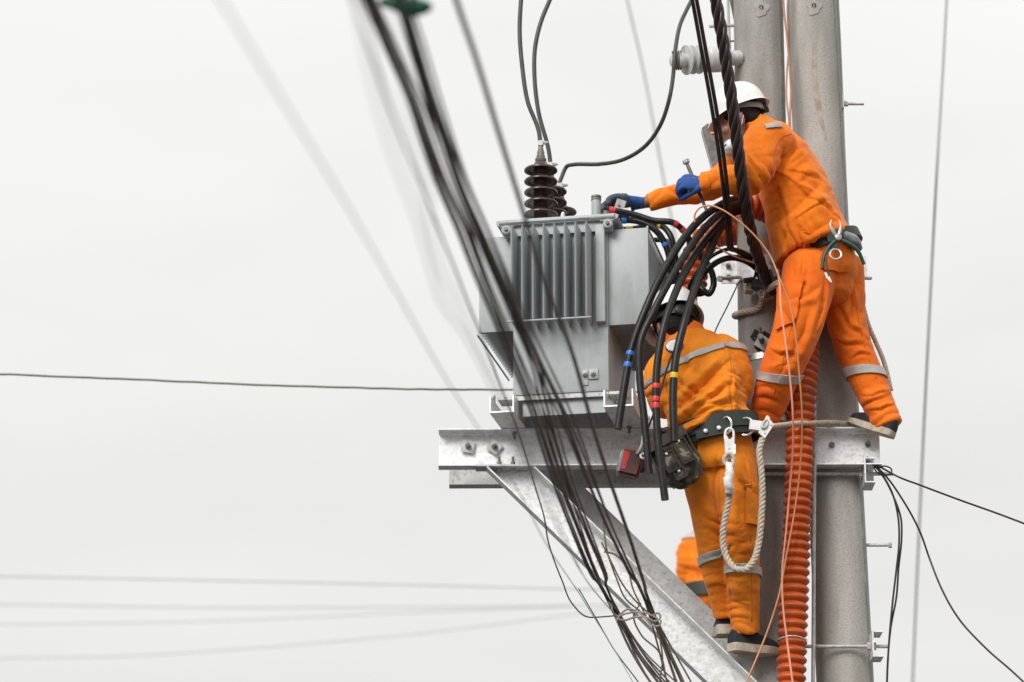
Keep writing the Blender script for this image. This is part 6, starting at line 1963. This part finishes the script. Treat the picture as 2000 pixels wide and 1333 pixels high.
mb = MB()
mb.limb([bag(-0.0, 0.0, 0.085), bag(0, -0.0, 0.04), bag(0, -0.005, -0.02), bag(0, 0.0, -0.075), bag(0, 0.0, -0.10)], [0.075, 0.082, 0.085, 0.080, 0.062], [0.030, 0.042, 0.050, 0.046, 0.036], RB @ V((1, 0, 0)))
me = remesh(mb, 0.006, 2, 'bag_body'); wrinkle(me, [(bag(0, -0.05, 0), 0.12, (0.3, 0, 1), 0.05, 0.008)], (), 0.003, 71)
finish('bag_body', me, M['camo'], t, 180)
mb = MB(); mb.box(bag(0, -0.004, 0.088), (0.086, 0.040, 0.022), RB); obj('top_band', mb, M['leather'], t, smooth=None)


def pocket(x0, x1, z0, z1, y):
    """raised pocket with bound edges"""
    mb = MB(); mb.box(bag((x0 + x1) / 2, y, (z0 + z1) / 2), ((x1 - x0) / 2, 0.010, (z1 - z0) / 2), RB)
    me = mb.mesh('pocket'); bm = bmesh.new(); bm.from_mesh(me); bmesh.ops.recalc_face_normals(bm, faces=bm.faces); bmesh.ops.bevel(bm, geom=bm.edges[:], offset=0.006, segments=2, affect='EDGES'); bm.to_mesh(me); bm.free()
    o = finish('pocket', me, M['camo'], t, 60)
    yy = y - 0.0105
    for a, b_ in (((x0, z0), (x0, z1)), ((x1, z0), (x1, z1)), ((x0, z0), (x1, z0)), ((x0, z1), (x1, z1))):
        m2 = MB(); m2.tube([bag(a[0], yy, a[1]), bag(b_[0], yy, b_[1])], 0.0042, 6); obj('binding', m2, M['leather'], o)
    m2 = MB(); m2.lathe([(0.006, 0), (0.006, 0.003), (0.003, 0.005)], bag((x0 + x1) / 2, yy - 0.002, z1 - 0.006), RB @ V((0, -1, 0)), sides=12); obj('stud', m2, M['alu'], o)
    return o


pocket(0.010, 0.062, -0.045, 0.055, -0.052)
pocket(-0.060, -0.008, -0.050, 0.030, -0.055)
pocket(-0.045, 0.0, -0.092, -0.055, -0.048)
for x in (-0.088, 0.086):
    m2 = MB(); m2.tube([bag(x, -0.01, 0.10), bag(x * 1.0, -0.012, 0.02), bag(x * 0.98, -0.008, -0.05), bag(x * 0.7, -0.005, -0.105)], 0.007, 8, sub=4); obj('side_binding', m2, M['leather'], t)
m2 = MB(); m2.tube([bag(-0.06, -0.02, 0.10), bag(-0.02, -0.01, 0.14), P(1340, 846, 12.60), P(1355, 838, 12.59)], 0.012, 8, sub=4); obj('strap', m2, M['leather'], t)
# cordless drill
t = thing('cordless_drill', 'maroon cordless drill with red battery label beside the tool bag', 'drill', P(1235, 935, 12.62))
RD = Matrix.Rotation(R(14), 3, 'Y')
dc = P(1231, 907, 12.62)


def dbox(name, c, h, mtl, rot, parent, bev=0.006):
    mb = MB(); mb.box(c, h, rot); me = mb.mesh(name)
    bm = bmesh.new(); bm.from_mesh(me); bmesh.ops.recalc_face_normals(bm, faces=bm.faces)
    if bev:
        bmesh.ops.bevel(bm, geom=bm.edges[:], offset=bev, segments=3, affect='EDGES')
    bm.to_mesh(me); bm.free()
    return finish(name, me, mtl, parent, 50)


bat = dbox('battery', dc, (0.046, 0.035, 0.056), M['drill_red'], RD, t, 0.010)
dbox('battery_end', dc + RD @ V((-0.040, 0, -0.004)), (0.010, 0.033, 0.050), M['grey_plastic'], RD, bat, 0.006)
lb = dbox('label', dc + RD @ V((-0.022, -0.0352, 0.002)), (0.012, 0.002, 0.040), M['drill_label'], RD, bat, 0.0015)
for k in range(5):
    dbox('print_mark', dc + RD @ V((-0.020 + 0.007 * (k % 2), -0.0376, -0.034 + 0.0085 * k)), (0.003, 0.0006, 0.003), M['black_plastic'] if k % 2 else M['leather'], RD, lb, 0)
for k in range(3):
    dbox('vent_slot', dc + RD @ V((0.018, -0.0353, 0.032 - 0.014 * k)), (0.012, 0.001, 0.003), M['black_plastic'], RD, bat, 0)
mb = MB(); mb.limb([dc + RD @ V((0.03, 0, 0.0)), P(1262, 893, 12.62), P(1285, 874, 12.62), P(1300, 858, 12.62)], [0.030, 0.026, 0.022, 0.028], [0.040, 0.030, 0.026, 0.03], (0, 1, 0))
finish('handle', remesh(mb, 0.005, 2, 'handle'), M['drill_red'], t, 60)
mb = MB(); mb.lathe([(0.026, -0.05), (0.034, -0.03), (0.035, 0.04), (0.026, 0.055)], P(1297, 862, 12.64), V((0.45, 0.2, 0.85)), sides=18); obj('motor_housing', mb, M['drill_red'], t)
mb = MB(); mb.tube(PL([(1244, 886, 12.575), (1250, 878, 12.56), (1254, 866, 12.56), (1256, 848, 12.57), (1258, 832, 12.6), (1268, 815, 12.64)]), 0.0055, 8, sub=4)
obj('wrist_cord', mb, M['rope'], t)
mb = MB(); link(mb, P(1257, 891, 12.565), 0.012, 0.012, 0.0055); obj('steel_ring', mb, M['chrome'], t)
# strap cables by the bag
wire('tool_strap', 'thin dark strap running from the tool bag up behind the red banded cable', [(1262, 846, 12.56), (1276, 810, 12.52), (1290, 765, 12.5), (1306, 710, 12.5), (1325, 668, 12.5), (1338, 650, 12.55)], 0.0042, M['belt_black'], None, 'strap')

# ------------------------------------------------------------------ upper worker's tools
t = thing('pliers', 'green handled pliers on the upper worker belt', 'pliers', P(1645, 520, 12.66))
YP = 12.665
mb = MB(); mb.tube(PL([(1636, 468, YP), (1627, 452, YP), (1622, 440, YP), (1624, 430, YP)]), [0.008, 0.010, 0.007, 0.003], 8, sub=4)
obj('jaw', mb, M['steel_mid'], t)
mb = MB(); mb.tube(PL([(1636, 468, YP - .004), (1640, 455, YP - .004), (1642, 444, YP - .004), (1640, 432, YP - .004)]), [0.008, 0.009, 0.006, 0.003], 8, sub=4)
obj('jaw', mb, M['steel_mid'], t)
mb = MB(); mb.lathe([(0.014, 0), (0.014, 0.018), (0.009, 0.02)], P(1637, 466, YP + .006), (0, -1, 0), sides=14); obj('pivot', mb, M['steel_mid'], t)
mb = MB(); mb.tube(PL([(1632, 470, YP), (1620, 482, YP), (1610, 500, YP), (1606, 525, YP)]), [0.0075, 0.0085, 0.0085, 0.007], 10, sub=4); obj('handle', mb, M['green_grip'], t)
mb = MB(); mb.tube(PL([(1640, 468, YP), (1658, 476, YP), (1675, 490, YP + .01), (1688, 517, YP + .03)]), [0.0075, 0.0085, 0.0085, 0.007], 10, sub=4); obj('handle', mb, M['green_grip'], t)
mb = MB(); link(mb, P(1632, 497, 12.655), 0.0235, 0.0235, 0.0042, n=20); obj('belt_ring', mb, M['chrome'], bu)
mb = MB(); mb.box(P(1629, 483, 12.668), (0.016, 0.004, 0.014)); obj('ring_tab', mb, M['belt'], bu, smooth=None)
mb = MB(); mb.limb([P(1650, 462, 12.72), P(1665, 470, 12.74), P(1674, 484, 12.78)], [0.03, 0.036, 0.026], [0.022, 0.026, 0.018], (0, 1, 0))
me = remesh(mb, 0.005, 3, 'belt_pouch'); wrinkle(me, base=0.004, seed=14); finish('belt_pouch', me, M['grey_plastic'], bu, 180)
mb = MB(); mb.box(P(1626, 461, 12.672), (0.024, 0.006, 0.026), Matrix.Rotation(R(-10), 3, 'Y')); obj('tool_loop', mb, M['belt'], bu, smooth=None)
t = thing('utility_knife', 'small pale knife dangling on a cord below the pliers', 'knife', P(1620, 548, 12.65))
mb = MB(); mb.prism([P(x, y, 12.65) for x, y in [(1610, 533), (1613, 532), (1620, 540), (1625, 551), (1623, 552), (1614, 543)]], V((0, 0.006, 0))); obj('blade_case', mb, M['rope_white'], t, smooth=None)
mb = MB(); mb.tube(PL([(1612, 500, 12.66), (1614, 520, 12.655), (1618, 541, 12.652)]), 0.0035, 6, sub=4); obj('cord', mb, M['belt'], t)
# spud wrench in the left glove and the part in the right glove
t = thing('spud_wrench', 'steel spanner with hex head held upright in the near blue glove', 'wrench', P(1382, 415, 12.6))
a_p, b_p = P(1340, 316, 12.655), P(1381, 414, 12.665)
dirw = (b_p - a_p).normalized()
mb = MB(); mb.lathe([(0.0065, 0), (0.0085, 0.03), (0.0085, 0.13), (0.0075, 0.2), (0.006, (b_p - a_p).length)], a_p, dirw, sides=10); obj('shaft', mb, M['steel_dark'], t)
mb = MB(); mb.lathe([(0.014, -0.008), (0.0155, -0.006), (0.0155, 0.006), (0.012, 0.010)], a_p, dirw, sides=6); obj('hex_head', mb, M['galv_dull'], t, smooth=30)
t = thing('terminal_block', 'grey metal terminal piece gripped in the far glove', 'terminal', P(1213, 410, 13.05))
mb = MB(); mb.box(P(1211, 403, 13.035), (0.021, 0.018, 0.024), Matrix.Rotation(R(18), 3, 'Y')); obj('block', mb, M['steel_mid'], t, smooth=None)
mb = MB(); mb.box(P(1224, 412, 13.03), (0.018, 0.014, 0.008), Matrix.Rotation(R(-10), 3, 'Y')); obj('palm', mb, M['galv'], t, smooth=None)
mb = MB(); hexbolt(mb, P(1209, 402, 13.016), (0, -1, 0), r=0.006, head=0.004); obj('bolt', mb, M['steel_dark'], t)

# ------------------------------------------------------------------ ironwork on the poles
def half_band(name, X, Rf, z, h, th, mtl, parent, a0=-190, a1=10, tilt=0.0):
    mb = MB(); vs_ = []; n = 28
    for k in range(n + 1):
        a = R(a0 + (a1 - a0) * k / n)
        for dz, dr in ((-h / 2, 0.001), (-h / 2, th), (h / 2, th), (h / 2, 0.001)):
            r = Rf(z) + dr
            vs_.append((X(z) + r * math.cos(a), PY + r * math.sin(a), z + dz + tilt * math.cos(a)))
    fs = [(0, 1, 2, 3), tuple(n * 4 + k for k in (3, 2, 1, 0))]
    for k in range(n):
        for e in range(4):
            fs.append((k * 4 + e, k * 4 + (e + 1) % 4, (k + 1) * 4 + (e + 1) % 4, (k + 1) * 4 + e))
    mb.add(vs_, fs)
    return obj(name, mb, mtl, parent, smooth=40)


zk = P(1480, 518, 13.08).z
t = thing('pole_bracket', 'wide galvanised bracket clamped round both poles behind the upper worker waist', 'bracket', (XL(zk), PY, zk - 0.06))
half_band('collar', XL, RL, zk, 0.10, 0.007, M['galv'], t)
half_band('collar', XR, RR_, zk, 0.10, 0.007, M['galv'], t)
xl = XL(zk) - RL(zk); xr = XR(zk) + RR_(zk)
for (x0, zz_) in ((xl - 0.035, zk), (xr + 0.030, zk + 0.02)):
    for k in (-1, 1):
        mb = MB(); mb.box((x0, PY - 0.02 + 0.004 * k, zz_ + 0.027 * k), (0.036, 0.004, 0.0262)); obj('ear_plate', mb, M['galv'], t, smooth=None)
        mb = MB(); hexbolt(mb, (x0 - (0.006 if x0 < 1.2 else -0.004), PY - 0.0245 + 0.004 * k, zz_ + 0.027 * k), (0, -1, 0), r=0.012, head=0.014, shank=0.012, washer=None); obj('bolt', mb, M['steel_dark'], t)
p = P(1515, 500, 13.07)
mb = MB(); mb.box((p.x, 13.068, p.z), (0.03, 0.004, 0.03)); obj('washer_plate', mb, M['galv_dull'], t, smooth=None)
mb = MB(); hexbolt(mb, (p.x, 13.064, p.z), (0, -1, 0), r=0.013, head=0.014); obj('bolt', mb, M['steel_dark'], t)
half_band('red_paint_mark', XL, RL, P(1500, 478, 13.08).z, 0.058, 0.0015, M['red_paint'], poleL, a0=-92, a1=-20)


def step_bolt(label, p0, p1, r=0.008, nut=True, plate=False):
    t = thing('step_bolt', label, 'bolt', p0, 'bolts sticking out of the poles')
    d = (p1 - p0).normalized()
    mb = MB(); mb.lathe([(r, 0), (r, (p1 - p0).length)], p0, d, sides=12); obj('shank', mb, M['galv_dull'], t)
    if nut:
        mb = MB(); mb.lathe([(r * 1.6, 0), (r * 1.75, 0.002), (r * 1.75, 0.012), (r * 1.5, 0.014)], p1 - d * 0.012, d, sides=6); obj('head', mb, M['galv_dull'], t, smooth=30)
    if plate:
        mb = MB(); mb.box(p0 + d * 0.012, (0.004, 0.03, 0.03)); obj('washer_plate', mb, M['galv_dull'], t, smooth=None)
        mb = MB(); mb.lathe([(r * 1.7, 0), (r * 1.7, 0.018)], p0 + d * 0.018, d, sides=6); obj('nut', mb, M['galv_dull'], t, smooth=30)
    return t


step_bolt('bolt with square washer sticking out of the right pole near the top', P(1640, 203, 13.2), P(1687, 203, 13.2), 0.0075, False, True)
step_bolt('long headed bolt sticking out of the right pole low down', P(1686, 1065, 13.2), P(1741, 1065, 13.18), 0.0072)
step_bolt('headed bolt sticking out left of the left pole under the bracket', P(1450, 541, 13.15), P(1405, 545, 13.0), 0.0085)
step_bolt('bolt tip on the right of the upper worker hip', P(1665, 543, 13.2), P(1702, 544, 13.15), 0.0075, False)
step_bolt('steel step under the lower worker boot', P(1478, 1277, 13.14), P(1446, 1277, 13.0), 0.010)
step_bolt('thin rod left of the left pole at the top', P(1440, 50, 13.2), P(1386, 52, 13.15), 0.0075, False)

# bolt in a broken hole with a tilted washer, and a steel strap, on the left pole
t = thing('eye_bolt', 'dark bolt with tilted square washer in a chipped hole on the left pole', 'bolt', P(1487, 668, 13.07))
mb = MB(); c0 = P(1486, 664, 13.083)
pts = []
for k in range(18):
    a = 2 * math.pi * k / 18; rr = 0.042 * (1 + 0.28 * math.sin(3 * a + 0.5) + 0.15 * math.sin(7 * a))
    x = c0.x + rr * 0.9 * math.cos(a); z = c0.z + rr * 1.15 * math.sin(a)
    ca = max(-1, min(1, (x - XL(z)) / RL(z))); pts.append(V((x, PY - math.sqrt(1 - ca * ca) * RL(z) - 0.0025, z)))
cz = sum(pts, V((0, 0, 0))) / 18; cz.y -= 0.004
mb.add([cz] + pts, [(0, 1 + k, 1 + (k + 1) % 18) for k in range(18)]); obj('chipped_hole', mb, M['hole'], t)
mb = MB(); mb.box(P(1489, 669, 13.062), (0.0275, 0.003, 0.0275), Matrix.Rotation(R(35), 3, 'Y') @ Matrix.Rotation(R(18), 3, 'X')); obj('square_washer', mb, M['galv_dull'], t, smooth=None)
mb = MB(); mb.tube(PL([(1489, 668, 13.07), (1485, 657, 13.0)]), 0.0135, 6); obj('bolt', mb, M['steel_dark'], t, smooth=30)
mb = MB(); mb.tube(PL([(1485, 655, 13.06), (1484, 640, 13.05)]), 0.008, 8); obj('loop', mb, M['steel_dark'], t)
zs_ = P(1475, 692, 13.08).z
t = thing('steel_strap', 'bright steel strap round the left pole behind the upper worker shin', 'strap', (XL(zs_), PY, zs_))
half_band('band', XL, RL, zs_, 0.028, 0.004, M['chrome'], t, a0=-270, a1=90, tilt=0.012)
mb = MB(); mb.box(P(1452, 697, 13.10), (0.016, 0.010, 0.020), Matrix.Rotation(R(-12), 3, 'Z')); obj('buckle', mb, M['steel_dark'], t, smooth=None)

# threaded rods that tie the braces, with channel clips at the right end


def clip_rod(label, z, x0, x1, xc, hgt, dep):
    t = thing('threaded_rod', label, 'rod', (x0, 13.06, z), 'threaded rods with clips')
    mb = MB(); mb.tube([(x0, 13.055, z), (x1, 13.055, z)], 0.0078, 12); obj('rod', mb, M['galv_dull'], t)
    ch = MB(); w, tt = 0.055, 0.006
    prof = [(0, -w), (0.045, -w), (0.045, -w + tt), (tt, -w + tt), (tt, w - tt), (0.045, w - tt), (0.045, w), (0, w)]
    ch.prism([V((xc + a, 13.055 - dep / 2, z + b)) for a, b in prof], V((0.0, dep, 0)))
    o = obj('clip', ch, M['galv'], t, smooth=None)
    for xx, sgn in ((xc - 0.016, 1), (xc + 0.0065, 1)):
        m2 = MB(); m2.lathe([(0.0155, 0), (0.017, 0.002), (0.017, 0.013), (0.0155, 0.015)], (xx, 13.055, z), (1, 0, 0), sides=6); obj('nut', m2, M['galv_dull'], t, smooth=30)
    return t


z1 = P(1690, 926, 13.055).z; z2 = P(1715, 1263, 13.055).z
clip_rod('threaded rod under the beam with a channel clip at its right end', z1, P(1486, 926, 13.055).x, P(1716, 926, 13.055).x + 0.06, P(1685, 926, 13.055).x, 0.11, 0.14)
clip_rod('lower threaded rod across the right pole with a channel clip', z2, P(1545, 1263, 13.055).x, P(1736, 1263, 13.055).x, P(1701, 1263, 13.055).x, 0.11, 0.12)
# thin wire tie round the hose
zq = P(1545, 1250, 12.925)
mb = MB(); mb.tube([zq + V((0.064 * math.cos(a), 0.064 * math.sin(a), 0.004 * math.sin(3 * a))) for a in np.linspace(0, 2 * math.pi, 22)[:-1]], 0.003, 6, sub=2, closed=True)
tag(obj('hose_tie', mb, M['chrome'], smooth=60), 'thin pale wire tied round the hose near the bottom', 'wire tie')

# weathered angle bracket behind the upper worker face and the arm above the insulator
t = thing('angle_bracket', 'weathered steel angle behind the upper worker face', 'bracket', P(1410, 330, 13.2))
mb = MB(); mb.prism([P(x, y, 13.22) for x, y in [(1371, 250), (1381, 242), (1402, 238), (1440, 290), (1440, 338), (1394, 334)]], V((0, 0.008, 0))); obj('face_plate', mb, M['steel_dark'], t, smooth=None)
mb = MB(); mb.prism([P(x, y, 13.228) for x, y in [(1371, 250), (1374, 249), (1397, 334), (1394, 334)]], V((0, 0.07, 0))); obj('side_flange', mb, M['galv_dull'], t, smooth=None)
mb = MB(); mb.prism([P(x, y, 13.214) for x, y in [(1383, 247), (1400, 240), (1404, 258), (1389, 262)]], V((0, 0.005, 0))); obj('orange_tag', mb, M['tag'], t, smooth=None)
t = thing('support_arm', 'dark steel arm at the left edge of the left pole at the top', 'bracket', P(1430, 60, 13.3))
mb = MB(); mb.prism([P(x, y, 13.30) for x, y in [(1411, -40), (1417, -40), (1442, 80), (1440, 60), (1440, -40)]], V((0, 0.012, 0))); obj('arm', mb, M['steel_dark'], t, smooth=None)
mb = MB(); mb.tube(PL([(1426, 81, 13.25), (1446, 80, 13.25)]), 0.004, 6); obj('rod', mb, M['steel_dark'], t)
